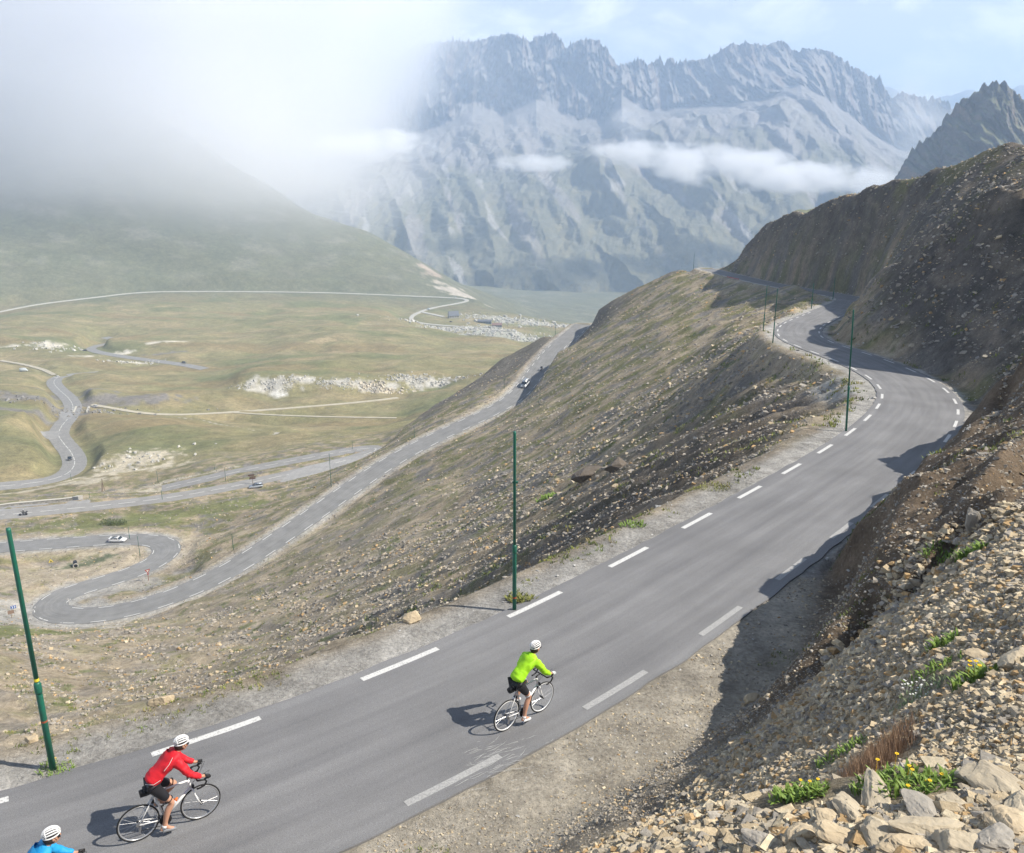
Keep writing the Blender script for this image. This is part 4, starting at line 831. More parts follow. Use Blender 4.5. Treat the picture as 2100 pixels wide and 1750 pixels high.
# ------------------------------------------------------------------ builders for things
def empty(name, loc, rz=0.0, rot=None):
    o = bpy.data.objects.new(name, None); COL.objects.link(o); o.location = tuple(float(c) for c in loc); o.rotation_euler = rot if rot else (0, 0, rz); o.empty_display_size = .1; return o
class MB:
    def __init__(s): s.v = []; s.f = []
    def add(s, v, f):
        b = len(s.v); s.v += [tuple(map(float, q)) for q in v]; s.f += [tuple(b + i for i in q) for q in f]; return s
    def box(s, c, d, rz=0, taper=1.0, ry=0):
        v = []
        for k in (-1, 1):
            for i, j in ((-1, -1), (1, -1), (1, 1), (-1, 1)):
                t = taper if k > 0 else 1; q = Vector((i * d[0] / 2 * t, j * d[1] / 2 * t, k * d[2] / 2))
                q = Matrix.Rotation(rz, 3, 'Z') @ Matrix.Rotation(ry, 3, 'Y') @ q; v.append((c[0] + q.x, c[1] + q.y, c[2] + q.z))
        return s.add(v, [(3, 2, 1, 0), (4, 5, 6, 7), (0, 1, 5, 4), (1, 2, 6, 5), (2, 3, 7, 6), (3, 0, 4, 7)])
    def tube(s, pts, r, n=8, closed=False):
        P = [Vector(p) for p in pts]; rs = r if hasattr(r, '__len__') else [r] * len(P); rings = []; v = []; up = None
        for i, p in enumerate(P):
            if closed: t = (P[(i + 1) % len(P)] - P[i - 1]).normalized()
            else: t = ((P[min(i + 1, len(P) - 1)] - P[max(i - 1, 0)])).normalized()
            if up is None: up = Vector((0, 0, 1)) if abs(t.z) < .9 else Vector((1, 0, 0))
            a = t.cross(up).normalized(); b = a.cross(t).normalized(); up = b
            for k in range(n):
                g = 2 * math.pi * k / n; v.append(p + a * math.cos(g) * rs[i] + b * math.sin(g) * rs[i])
        m = len(P); f = []
        for i in range(m if closed else m - 1):
            for k in range(n): f.append((i * n + k, i * n + (k + 1) % n, ((i + 1) % m) * n + (k + 1) % n, ((i + 1) % m) * n + k))
        if not closed: f.append(tuple(range(n))[::-1]); f.append(tuple((m - 1) * n + k for k in range(n)))
        return s.add(v, f)
    def ring(s, c, R_, r, axis='Y', N=40, n=8):
        pts = []
        for k in range(N):
            g = 2 * math.pi * k / N
            pts.append((c[0] + R_ * math.cos(g), c[1], c[2] + R_ * math.sin(g)) if axis == 'Y' else (c[0] + R_ * math.cos(g), c[1] + R_ * math.sin(g), c[2]))
        v = []; f = []
        for k in range(N):
            g = 2 * math.pi * k / N; e = (math.cos(g), 0, math.sin(g)) if axis == 'Y' else (math.cos(g), math.sin(g), 0); o = (0, 1, 0) if axis == 'Y' else (0, 0, 1)
            for j in range(n):
                h = 2 * math.pi * j / n; v.append(tuple(pts[k][q] + e[q] * r * math.cos(h) + o[q] * r * math.sin(h) for q in range(3)))
        for k in range(N):
            for j in range(n): f.append((k * n + j, k * n + (j + 1) % n, ((k + 1) % N) * n + (j + 1) % n, ((k + 1) % N) * n + j))
        return s.add(v, f)
    def ball(s, c, r, nu=12, nv=8, a0=0.0, a1=math.pi, M=None):
        v = []; f = []
        for i in range(nv + 1):
            t = a0 + (a1 - a0) * i / nv
            for k in range(nu):
                g = 2 * math.pi * k / nu; q = Vector((r[0] * math.sin(t) * math.cos(g), r[1] * math.sin(t) * math.sin(g), r[2] * math.cos(t)))
                if M: q = M @ q
                v.append((c[0] + q.x, c[1] + q.y, c[2] + q.z))
        for i in range(nv):
            for k in range(nu): f.append((i * nu + k, (i + 1) * nu + k, (i + 1) * nu + (k + 1) % nu, i * nu + (k + 1) % nu))
        return s.add(v, f)
    def build(s, name, m, parent=None, smooth=False): return meshobj(name, s.v, s.f, m, parent, smooth)
M_ = {}
def C_(name, col, rough=.5, metal=0, **k):
    if name not in M_: M_[name] = mat(name, col, rough, metal, noise=k.pop('noise', (12, .35, tuple(c * .75 for c in col))), **k)
    return M_[name]
m_green = C_('green pole paint', (.012, .13, .085), .45, noise=(9, .6, (.02, .09, .06)), spec=.4); m_black = C_('black plastic', (.02, .02, .022), .5)
m_rub = C_('rubber', (.018, .018, .018), .8); m_wht = C_('white gloss', (.78, .78, .78), .3, spec=.5); m_steel = C_('steel', (.55, .55, .56), .3, 1.0)
m_skin = C_('skin', (.48, .27, .18), .55, noise=(20, .3, (.52, .24, .17))); m_conc = C_('concrete', (.45, .43, .39), .9, noise=(2, .6, (.32, .30, .27)), bump=(8, .03))
# ---- snow poles: steel tubes in two diameters with a collar
def pole_at(base, H, label, lean=(0, 0), r=.062, detail=True, group=None):
    t = empty('snow_pole', base, rot=(lean[0], lean[1], 0))
    MB().tube([(0, 0, -.15), (0, 0, H * .36), (0, 0, H * .37)], [r, r, r * .8], 12).build('lower_tube', m_green, t, True)
    MB().tube([(0, 0, H * .36), (0, 0, H * .99), (0, 0, H)], [r * .74, r * .70, r * .66], 12).build('upper_tube', m_green, t, True)
    if detail:
        MB().tube([(0, 0, H * .335), (0, 0, H * .345), (0, 0, H * .375), (0, 0, H * .385)], [r * 1.02, r * 1.18, r * 1.14, r * .8], 12).build('collar', m_green, t, True)
    return tag(t, label, 'pole', group or 'tall green snow poles along the roads')
def pole_px(u, v, ut, vt, D, label, **k):
    """base at pixel (u, v) at distance D, stood on the land; height so that its top reaches (ut, vt)"""
    p = PD(u, v, D); z = float(zat(p[0:1], p[1:2])[0]); tp = ray(ut, vt); base = np.array([p[0], p[1], z])
    sc = math.hypot(p[0], p[1]) / math.hypot(tp[0], tp[1]); H = tp[2] * sc - z
    lean = k.pop('lean', (0, 0)); return pole_at(base, H, label, lean=lean, **k)
P1 = pole_px(110, 1583, 35, 1080, 17.95, 'nearest tall green snow pole by the gravel verge, with a yellow band', r=.062)
MB().tube([(0, 0, 2.10), (0, 0, 2.16)], .049, 12).build('yellow_band', C_('yellow tape', (.75, .6, .05), .6), P1)
MB().tube([(0, 0, 1.15), (0, 0, 1.19)], .064, 12).build('rust_mark', C_('rust', (.30, .08, .04), .8), P1)
P2 = pole_px(1055, 1245, 1059, 885, 22.9, 'green snow pole in the middle of the picture with a small clamp near its top', r=.058)
MB().box((0, 0, 0), (.16, .05, .05)).build('clamp', m_green, P2).location = (.02, 0, 4.0)
MB().tube([(0, 0, .42), (0, 0, .47)], .060, 12).build('rust_mark', C_('rust', (.30, .08, .04), .8), P2)
for q in (((1737, 868, 1736, 633, 51), 'green snow pole on the inside of the sharp bend beyond the cyclists'), ((1585, 700, 1590, 592, 97), 'green snow pole at the foot of the second bend, right one of two'), ((1566, 668, 1567, 585, 108), 'green snow pole just left of its neighbour at the second bend'),
          ((1665, 621, 1667, 581, 148), 'slim green snow pole in front of the dark cliff, left one of two'), ((1708, 614, 1710, 571, 178), 'slim green snow pole in front of the dark cliff, right one of two'), ((1422, 553, 1422, 520, 321), 'lone snow pole on the crest where the upper road vanishes'),
          ((1034, 806, 1032, 776, 288), 'snow pole beside the descending van'), ((850, 898, 849, 876, 256), 'snow pole on the outer verge halfway down the lower road'), ((679, 992, 675, 930, 226), 'snow pole between the lower road and the turn-around'), ((1139, 686, 1139, 664, 346), 'snow pole where the lower road leaves over the brow'),
          ((723, 921, 723, 905, 340), 'snow pole at the far rim of the turn-around'), ((480, 1140, 471, 1096, 203), 'snow pole on the stony bank above the second loop'), ((288, 1146, 285, 1099, 224), 'snow pole on the inside of the far loop, nearer of two'), ((267, 1112, 263, 1081, 240), 'snow pole in front of the white sports car'),
          ((334, 1033, 332, 1006, 286), 'snow pole by the middle road with a small red mark'), ((187, 1040, 186, 1012, 300), 'snow pole at the corner of the car park'), ((464, 996, 461, 959, 312), 'snow pole on the verge left of the direction sign'), ((324, 989, 322, 966, 345), 'snow pole standing in the meadow edge, leftmost of three'),
          ((441, 973, 438, 952, 345), 'faint snow pole in the meadow behind the turn-around strip'), ((147, 990, 146, 971, 384), 'snow pole on the bend of the valley road')):
    pole_px(*q[0], q[1], lean=(0, -.055) if q[0][0] == 1737 else (0, 0), r=.058 if q[0][4] < 120 else .075, detail=q[0][4] < 200)
# ---- road signs
def sign_base(u, v, D): p = PD(u, v, D); return (p[0], p[1], float(zat(p[0:1], p[1:2])[0]))
def face_cam(b, extra=0): return math.atan2(b[0], b[1]) * -1 + extra
def tri_plate(s, inv=False, y=0, t=.02):
    h = s * .866; pts = [(-s / 2, -h / 3), (s / 2, -h / 3), (0, 2 * h / 3)]
    if inv: pts = [(a, -b) for a, b in pts][::-1]
    v = [(a, y - t / 2, b) for a, b in pts] + [(a, y + t / 2, b) for a, b in pts]; return v, [(0, 1, 2), (5, 4, 3), (0, 3, 4, 1), (1, 4, 5, 2), (2, 5, 3, 0)]
b = sign_base(99, 1121, 228); t = empty('warning_sign', b, face_cam(b)); MB().tube([(0, 0, -.1), (0, 0, 2.4)], .04).build('post', C_('galvanised', (.35, .36, .36), .5, .6), t)
MB().add(*tri_plate(1.1, y=-.06)).build('panel', C_('sign yellow', (.72, .58, .12), .5), t).location = (0, 0, 2.2); MB().add(*tri_plate(.5, y=-.075, t=.01)).build('symbol', m_black, t).location = (0, 0, 2.14)
tag(t, 'small yellow triangular warning sign at the edge of the upper loop', 'sign')
b = sign_base(304.5, 1187, 206); t = empty('give_way_sign', b, face_cam(b, .3)); MB().tube([(0, 0, -.1), (0, 0, 2.9)], .06).build('post', C_('red brown paint', (.25, .09, .07), .6), t)
MB().add(*tri_plate(1.25, True, y=-.08)).build('panel', C_('sign red', (.32, .07, .06), .5), t).location = (0, 0, 2.6); MB().add(*tri_plate(.62, True, y=-.096, t=.01)).build('inner_panel', C_('sign pale', (.6, .55, .5), .5), t).location = (0, 0, 2.6); MB().box((0, -.07, 1.7), (.4, .03, .25)).build('plate', C_('sign red'), t) if False else MB().box((0, -.08, 1.75), (.42, .03, .26)).build('plate', M_['sign red'], t)
tag(t, 'red inverted triangle give way sign between the two loops', 'sign')
b = sign_base(26, 1239, 196); t = empty('chevron_sign', b, face_cam(b)); MB().tube([(0, 0, -.1), (0, 0, 1.9)], .035).build('post', M_['galvanised'], t); MB().box((0, -.05, 1.7), (1.0, .03, .7)).build('panel', C_('sign blue', (.03, .12, .42), .5), t)
ch = MB()
for k in (-.26, .16): ch.add([(k - .1, -.08, 1.98), (k + .06, -.08, 1.98), (k + .24, -.08, 1.7), (k + .06, -.08, 1.42), (k - .1, -.08, 1.42), (k + .08, -.08, 1.7), (k - .1, -.07, 1.98), (k + .06, -.07, 1.98), (k + .24, -.07, 1.7), (k + .06, -.07, 1.42), (k - .1, -.07, 1.42), (k + .08, -.07, 1.7)], [(0, 5, 2, 1), (5, 4, 3, 2), (6, 7, 8, 11), (11, 8, 9, 10), (0, 1, 7, 6), (1, 2, 8, 7), (2, 3, 9, 8), (3, 4, 10, 9), (4, 5, 11, 10), (5, 0, 6, 11)])
ch.build('chevron', m_wht, t); tag(t, 'blue and white chevron board outside the lowest hairpin', 'sign')
b = sign_base(25, 1271, 186); t = empty('board_sign', b, face_cam(b)); MB().tube([(0, 0, -.1), (0, 0, 1.7)], .05).build('post', C_('old wood', (.22, .16, .11), .9), t); MB().box((0, -.06, 1.45), (1.1, .05, .75)).build('panel', C_('weathered board', (.27, .19, .14), .85), t)
tag(t, 'small brown board on a post below the chevron sign', 'sign')
b = sign_base(517.5, 981, 296); t = empty('direction_sign', b, face_cam(b)); MB().tube([(0, 0, -.1), (0, 0, 3.6)], .09).build('post', M_['old wood'], t)
for z, x in ((3.35, -.25), (2.65, .2), (2.1, 0)): MB().add([(x - 1.1, -.12, z - .22), (x + .8, -.12, z - .22), (x + 1.15, -.12, z), (x + .8, -.12, z + .22), (x - 1.1, -.12, z + .22), (x - 1.1, -.06, z - .22), (x + .8, -.06, z - .22), (x + 1.15, -.06, z), (x + .8, -.06, z + .22), (x - 1.1, -.06, z + .22)], [(0, 1, 2, 3, 4), (9, 8, 7, 6, 5), (0, 5, 6, 1), (1, 6, 7, 2), (2, 7, 8, 3), (3, 8, 9, 4), (4, 9, 5, 0)]).build('arrow_board', C_('dark board', (.13, .07, .05), .8), t)
tag(t, 'post with stacked dark arrow boards behind the silver estate car', 'sign')
b = sign_base(209, 1004, 345); t = empty('wooden_post', b, rot=(0, .12, 0)); MB().tube([(0, 0, -.2), (0, 0, 5.2)], [.22, .12], 8).build('shaft', M_['old wood'], t); MB().tube([(1.2, 0, -.2), (.1, 0, 3.6)], .1, 8).build('prop', M_['old wood'], t)
tag(t, 'leaning wooden post with a prop at the meadow edge above the car park', 'post')
# ---- low stone wall of the car park, bridge parapets, culvert
def wall_along(name, pts, h, th, m, label, capm=None):
    P = np.array(pts); v = []; f = []
    T = np.gradient(P[:, :2], axis=0); T /= np.linalg.norm(T, axis=1)[:, None]; Nn = np.stack([T[:, 1], -T[:, 0]], 1) * th / 2
    for p, n_ in zip(P, Nn):
        for sx_, z in ((-1, -.6), (1, -.6), (1, h), (-1, h)): v.append((p[0] + n_[0] * sx_, p[1] + n_[1] * sx_, p[2] + z))
    k = len(P)
    for i in range(k - 1):
        for j in range(4): f.append((i * 4 + j, i * 4 + (j + 1) % 4, (i + 1) * 4 + (j + 1) % 4, (i + 1) * 4 + j))
    f.append((0, 3, 2, 1)); f.append(((k - 1) * 4, (k - 1) * 4 + 1, (k - 1) * 4 + 2, (k - 1) * 4 + 3))
    v = np.array(v); c = v.mean(0); t = empty(name, (c[0], c[1], P[:, 2].min())); loc = np.array(t.location)
    meshobj('wall_body', v - loc, f, m, t)
    if capm:
        cv = []; cf = []
        for p, n_ in zip(P, Nn):
            for sx_, z in ((-1.25, h), (1.25, h), (1.25, h + .14), (-1.25, h + .14)): cv.append((p[0] + n_[0] * sx_, p[1] + n_[1] * sx_, p[2] + z + .003))
        for i in range(k - 1):
            for j in range(4): cf.append((i * 4 + j, i * 4 + (j + 1) % 4, (i + 1) * 4 + (j + 1) % 4, (i + 1) * 4 + j))
        cf.append((0, 3, 2, 1)); cf.append(((k - 1) * 4, (k - 1) * 4 + 1, (k - 1) * 4 + 2, (k - 1) * 4 + 3)); meshobj('coping', np.array(cv) - loc, cf, capm, t)
    return tag(t, label, 'wall')
def wall_px(name, a, b, h, th, m, label, capm=None, n=14):
    P = [];
    for q in np.linspace(0, 1, n): g = PZ(*(np.array(a) + (np.array(b) - np.array(a)) * q)); g[2] = float(zat(g[0:1], g[1:2])[0]); P.append(g)
    return wall_along(name, P, h, th, m, label, capm)
m_rub_st = mat('rubble stone', (.36, .34, .30), .9, noise=(1.6, 1, (.20, .19, .17)), bump=(3, .12)); m_cap = C_('pale coping', (.50, .48, .42), .85)
wall_px('stone_wall', (-230, 1062, 106), (154, 1018, 107.8), 1.0, .7, m_rub_st, 'long low stone wall with pale coping along the car park', m_cap, 30)
wall_px('end_block', (153, 1020, 107.4), (166, 1025, 107), 1.3, 1.4, m_conc, 'grey concrete block closing the right end of the low stone wall', m_cap, 4)
wall_px('bridge_parapet', (150, 846, 156), (156, 834, 158.2), .9, .9, m_cap, 'pale bridge parapet on the left side of the valley road', None, 5)
wall_px('bridge_parapet', (178, 848, 156), (183, 836, 158), .9, .9, m_cap, 'pale bridge parapet on the right side, beside the meadow track', None, 5)
b = sign_base(154, 1154, 226); t = empty('culvert', b, face_cam(b)); MB().ring((0, 0, .35), .55, .13, N=24).build('pipe_rim', m_conc, t, True); MB().tube([(0, .0, .35), (0, 2.2, .5)], .5, 16).build('pipe', m_black, t); tag(t, 'round concrete culvert mouth below the bushes inside the loop', 'pipe')
g0 = PZ(1488, 611, 44); g1 = PZ(1514, 586, 38.5); rp = []
for q in np.linspace(0, 1, 9): g = g0 + (g1 - g0) * q; g[2] = float(zat(g[0:1], g[1:2])[0]) + .25; rp.append(tuple(g - g0))
o_ = MB().tube(rp, .09, 6).build('red_rail', C_('red rail paint', (.45, .05, .05), .6)); o_.location = g0; tag(o_, 'thin red rail running down the slope below the far end of the upper road', 'rail')
# ---- buildings
def house(name, u, v, D, L_, W_, H_, rz, wallc, roofc, label, wins=3, roof_h=None):
    b = sign_base(u, v, D); t = empty(name, b, rz); rh_ = roof_h or W_ * .45
    v_ = [(-L_ / 2, -W_ / 2, -1), (L_ / 2, -W_ / 2, -1), (L_ / 2, W_ / 2, -1), (-L_ / 2, W_ / 2, -1), (-L_ / 2, -W_ / 2, H_), (L_ / 2, -W_ / 2, H_), (L_ / 2, W_ / 2, H_), (-L_ / 2, W_ / 2, H_), (-L_ / 2, 0, H_ + rh_), (L_ / 2, 0, H_ + rh_)]
    meshobj('wall', v_, [(0, 1, 5, 4), (2, 3, 7, 6), (1, 2, 6, 9, 5), (3, 0, 4, 8, 7), (3, 2, 1, 0)], wallc, t)
    o = .4; e = H_ - o * rh_ / (W_ / 2) + .05
    rv = []
    for x in (-L_ / 2 - o, L_ / 2 + o): rv += [(x, -W_ / 2 - o, e), (x, 0, H_ + rh_ + .05), (x, W_ / 2 + o, e), (x, W_ / 2 + o, e + .25), (x, 0, H_ + rh_ + .32), (x, -W_ / 2 - o, e + .25)]
    meshobj('roof', rv, [(0, 6, 7, 1), (1, 7, 8, 2), (3, 9, 10, 4), (4, 10, 11, 5), (5, 11, 6, 0), (2, 8, 9, 3), (0, 1, 4, 5), (1, 2, 3, 4), (6, 11, 10, 7), (7, 10, 9, 8)], roofc, t)
    dk = C_('dark opening', (.04, .04, .05), .4)
    for k in range(wins):
        x = -L_ / 2 + L_ * (k + .5) / wins
        MB().box((x, -W_ / 2 - .02, H_ * .55), (L_ / wins * .3, .1, H_ * .36)).build('window', dk, t)
    MB().box((L_ / 2 + .02, 0, 1.0), (.1, 1.4, 2.2)).build('door', dk, t)
    return tag(t, label, 'building')
m_slate = C_('slate roof', (.16, .17, .19), .7); m_stonew = C_('stone wall', (.46, .44, .38), .9, noise=(1.0, .8, (.32, .30, .26))); m_rustr = C_('reddish sheet roof', (.24, .16, .14), .6); m_greyw = C_('grey barn wall', (.22, .24, .26), .8)
house('stone_hut', 930, 649, 1325, 15, 10, 3.8, R(18), m_stonew, m_slate, 'stone hut with a steep slate roof inside the village track loop', 4, 6)
house('barn', 994, 665, 1290, 20, 7, 3.2, R(-6), m_greyw, m_slate, 'long low grey barn left of the red roofed one', 5, 2)
house('barn', 1019, 673, 1270, 14, 8, 3.2, R(4), m_greyw, m_rustr, 'small barn with a reddish roof at the edge of the boulder field', 4, 2.4)
# ------------------------------------------------------------------ motor vehicles
def loft(secs, closed_ends=True):
    """secs: [(x, [(y, z), ...half outline from bottom to top centre])]; mirrored to a closed shell"""
    v = []; f = []; n = None
    for x, half in secs:
        ring = [(x, y, z) for y, z in half] + [(x, -y, z) for y, z in reversed(half)]; n = len(ring); v += ring
    for i in range(len(secs) - 1):
        for k in range(n): f.append((i * n + k, (i + 1) * n + k, (i + 1) * n + (k + 1) % n, i * n + (k + 1) % n))
    f.append(tuple(range(n))); f.append(tuple((len(secs) - 1) * n + k for k in range(n))[::-1]); return v, f
m_glass = C_('car glass', (.03, .04, .05), .12, spec=.8); m_lamp = C_('headlamp', (.75, .76, .78), .15, spec=.8); m_tail = C_('tail lamp', (.4, .02, .02), .3); m_trim = C_('dark trim', (.03, .03, .03), .6)
SH = {  # length, width; deck = body outline height along x (front +), cabin = (x, top z, half width top)
 'coupe': dict(L=4.5, W=1.85, deck=[(-2.25, .62), (-2.1, .82), (-1.5, .92), (-.6, .90), (.6, .86), (1.3, .76), (1.9, .64), (2.2, .48)], cab=[(-1.7, .93), (-.9, 1.22), (-.1, 1.30), (.35, 1.24), (.95, .86)], wh=.33, wx=(-1.3, 1.22)),
 'hatch': dict(L=4.1, W=1.75, deck=[(-2.05, .70), (-1.95, .98), (-1.2, 1.0), (0, .98), (.8, .95), (1.5, .86), (1.95, .70), (2.05, .5)], cab=[(-1.9, 1.0), (-1.55, 1.42), (-.6, 1.50), (.2, 1.45), (1.0, .94)], wh=.31, wx=(-1.3, 1.25)),
 'estate': dict(L=4.7, W=1.8, deck=[(-2.35, .65), (-2.28, .95), (-1.2, .98), (0, .96), (.9, .93), (1.7, .85), (2.2, .70), (2.35, .5)], cab=[(-2.25, .98), (-1.95, 1.42), (-.8, 1.50), (.3, 1.44), (1.15, .93)], wh=.32, wx=(-1.45, 1.45)),
 'van': dict(L=4.9, W=1.92, deck=[(-2.45, .6), (-2.42, 1.15), (-1.2, 1.15), (0, 1.15), (1.2, 1.15), (1.75, 1.05), (2.3, .88), (2.45, .55)], cab=[(-2.4, 1.15), (-2.3, 1.88), (-1, 1.95), (.6, 1.93), (1.0, 1.88), (1.75, 1.07)], wh=.33, wx=(-1.6, 1.6)),
 'camper': dict(L=6.0, W=2.15, deck=[(-3.0, .6), (-2.98, 2.2), (-1.2, 2.2), (.8, 2.2), (1.4, 1.6), (2.0, 1.2), (2.8, .95), (3.0, .55)], cab=[(-2.95, 2.2), (-2.9, 2.75), (0, 2.8), (1.6, 2.6), (1.9, 1.6), (2.1, 1.22)], wh=.34, wx=(-1.9, 1.9))}
def make_vehicle(kind, paint, name, wing=False):
    s = SH[kind]; t = empty(name, (0, 0, 0)); W = s['W'] / 2; sec = []
    for x, z in s['deck']:
        k = 1 - .10 * (abs(x) / (s['L'] / 2)) ** 4; zb = .22 if abs(x) < s['L'] * .45 else .32
        sec.append((x, [(0.0, zb), (W * k * .92, zb), (W * k, zb + .15), (W * k, z * .72), (W * k * .95, z), (0.0, z + .03)]))
    v, f = loft(sec); meshobj('body', v, f, paint, t, True)
    cs = []; rs = []
    base = lambda x: np.interp(x, [d[0] for d in s['deck']], [d[1] for d in s['deck']]) - .02
    for x, z in s['cab']:
        zb = float(base(x)); z = max(z, zb + .02); wt = W * (.93 - .30 * max(0, (z - zb)) / 1.0 * (.6 if kind in ('van', 'camper') else 1)); cs.append((x, [(0.0, zb), (W * .93, zb), (wt, z - .01), (0.0, z)]))
        if z - zb > .25: rs.append((x, [(0.0, z - .09), (wt + .01, z - .10), (wt * .97, z + .015), (0.0, z + .035)]))
    v, f = loft(cs); meshobj('cabin_glass', v, f, m_glass if kind != 'camper' else paint, t)
    if len(rs) > 1: v, f = loft(rs); meshobj('roof', v, f, paint, t, True)
    if kind != 'camper':
        for i, (x, half) in enumerate(cs):
            if 0 < i < len(cs) - 1 and (i % 2 == 1 or kind == 'van'):
                for sgn in (-1, 1): MB().tube([(x, sgn * half[1][0] * .995, half[1][1]), (x - .02, sgn * (half[2][0] + .012), half[2][1])], .045, 6).build('pillar', paint, t)
    for x in s['wx']:
        for sgn in (-1, 1):
            wv = empty('wheel', (x, sgn * (W - .13), s['wh'])); wv.parent = t
            MB().tube([(0, -.11, 0), (0, .11, 0)], s['wh'], 20).build('tyre', m_rub, wv); MB().tube([(0, -.125, 0), (0, .125, 0)], s['wh'] * .62, 14).build('rim', m_steel, wv)
    fx = s['L'] / 2
    for sgn in (-1, 1):
        MB().ball((fx * .93, sgn * W * .70, np.interp(fx * .93, [d[0] for d in s['deck']], [d[1] for d in s['deck']]) * .86), (.12, .17, .09), 10, 6).build('headlight', m_lamp, t, True)
        MB().box((-fx + .0, sgn * W * .72, .74), (.06, .30, .14)).build('tail_light', m_tail, t)
        MB().box((.75 if kind != 'van' else 1.35, sgn * (W + .08), 1.0 if kind != 'coupe' else .92), (.12, .18, .12)).build('mirror', paint, t)
    MB().box((fx - .05, 0, .38), (.12, W * 1.3, .16)).build('grille', m_trim, t)
    MB().box((fx - .01, 0, .46), (.05, .5, .11)).build('number_plate', m_wht, t)
    if wing:
        MB().box((-1.98, 0, 1.12), (.34, 1.6, .04)).box((-1.95, -.6, .98), (.16, .04, .3)).box((-1.95, .6, .98), (.16, .04, .3)).build('rear_wing', paint, t)
    return t
def road_heading(u0, v0, u1, v1, D0, D1): a, b = PD(u0, v0, D0), PD(u1, v1, D1); return math.atan2(b[1] - a[1], b[0] - a[0])
def place(t, u, v, D, rz, zoff=.0, scale=1.0, z=None, pitch=0.0):
    p = PD(u, v, D); t.location = (p[0], p[1], (float(zat(p[0:1], p[1:2])[0]) if z is None else z) + zoff); t.rotation_euler = (0, pitch, rz); t.scale = (scale,) * 3; return t
def lane(P, u, v, off, flip=False):
    """point and heading on road line P nearest to the pixel ray (u, v), off metres to the right of travel"""
    best = None
    for i in range(1, len(P) - 1):
        q = P[i]; t_ = Vector((q[0], q[1] * CP - q[2] * SP * 1, 0)); 
        d = np.array(q); zc = d[1] * CP - d[2] * SP; yc = d[1] * SP + d[2] * CP; uu = 1050 + F * d[0] / zc; vv = 875 - F * yc / zc
        e = math.hypot(uu - u, vv - v)
        if best is None or e < best[0]: best = (e, i)
    i = best[1]; T = P[i + 1] - P[i - 1]; h = math.atan2(T[1], T[0]); n_ = np.array([T[1], -T[0]]) / math.hypot(T[0], T[1]); q = P[i].copy(); q[:2] += n_ * off
    pit = -math.atan2(T[2], math.hypot(T[0], T[1]))
    if flip: h += math.pi; pit = -pit
    return q, h, pit
def put(t, q, h, pit, lift=.04): t.location = (q[0], q[1], q[2] + lift); t.rotation_euler = (0, pit, h); return t
m_cw = C_('white car paint', (.78, .79, .80), .28, spec=.6, coat=.5); m_cs = C_('silver car paint', (.50, .55, .62), .3, .4, coat=.5); m_cd = C_('dark car paint', (.035, .04, .05), .3, coat=.5); m_vs = C_('pale grey van paint', (.62, .64, .66), .3, .2, coat=.4)
lo_d = dense(lo_c, .8)
c1 = make_vehicle('coupe', m_cw, 'sports_car', wing=True); tag(c1, 'white low sports coupe with a rear wing on the far loop', 'car'); put(c1, *lane(lo_d, 247, 1099, -1.3, flip=True), .05)
c2 = make_vehicle('van', m_vs, 'van'); tag(c2, 'pale silver van driving down the lower road at the shadow edge', 'van'); put(c2, *lane(lo_d, 1078, 792, .2), .05)
c3 = make_vehicle('estate', m_cs, 'estate_car'); tag(c3, 'silver blue estate car parked at the turn-around by the direction sign', 'car'); place(c3, 524, 988, 292, R(200), .15)
c4 = make_vehicle('hatch', m_cd, 'car'); tag(c4, 'dark car on the curve of the valley road', 'car'); put(c4, *lane(CLS['farr'], 167, 936, -1.8, flip=True), .1)
c5 = make_vehicle('hatch', m_cw, 'car'); tag(c5, 'white car parked where the meadow track begins', 'car'); place(c5, 193, 828, 610, R(170), .1, 1.0)
c6 = make_vehicle('estate', m_cw, 'car'); tag(c6, 'white car on the dirt track above the valley road bend', 'car'); place(c6, 113, 759, 770, R(200), .1)
c7 = make_vehicle('camper', C_('pale camper paint', (.60, .64, .66), .4), 'camper_van'); tag(c7, 'pale camper van parked in the meadow at the left edge', 'camper van'); place(c7, 47, 749, 800, R(15), .1)
def copy_tree(o, parent=None):
    c = o.copy(); COL.objects.link(c); c.parent = parent
    for ch_ in list(o.children): copy_tree(ch_, c)
    return c
def again(src, label, cat, group=None):
    c = copy_tree(src); tag(c, label, cat)
    if 'group' in c: del c['group']
    return c
c8 = again(c4, 'dark car on the hairpin of the upper valley road', 'car'); place(c8, 173, 716, 945, R(190), .3)
c9 = again(c4, 'dark car at the right end of the upper valley road behind the hill', 'car'); place(c9, 378, 750, 835, R(-15), .6)
c10 = again(c7, 'white camper van beside the upper bend of the village track', 'camper van'); place(c10, 878, 635, 1390, R(160), .1)
c11 = again(c6, 'white car on the track below the bare ridge end', 'car'); place(c11, 936, 614, 1500, R(-5), .2)
for u, v, D, src, lab in ((925, 668, 1265, c4, 'dark car parked on the village track left of the other cars'), (961, 671, 1255, c6, 'white car parked on the village track, left one of two'), (982, 671.5, 1252, c6, 'white car parked on the village track near the long barn')):
    place(again(src, lab, 'car'), u, v, D, R(-8), .1)
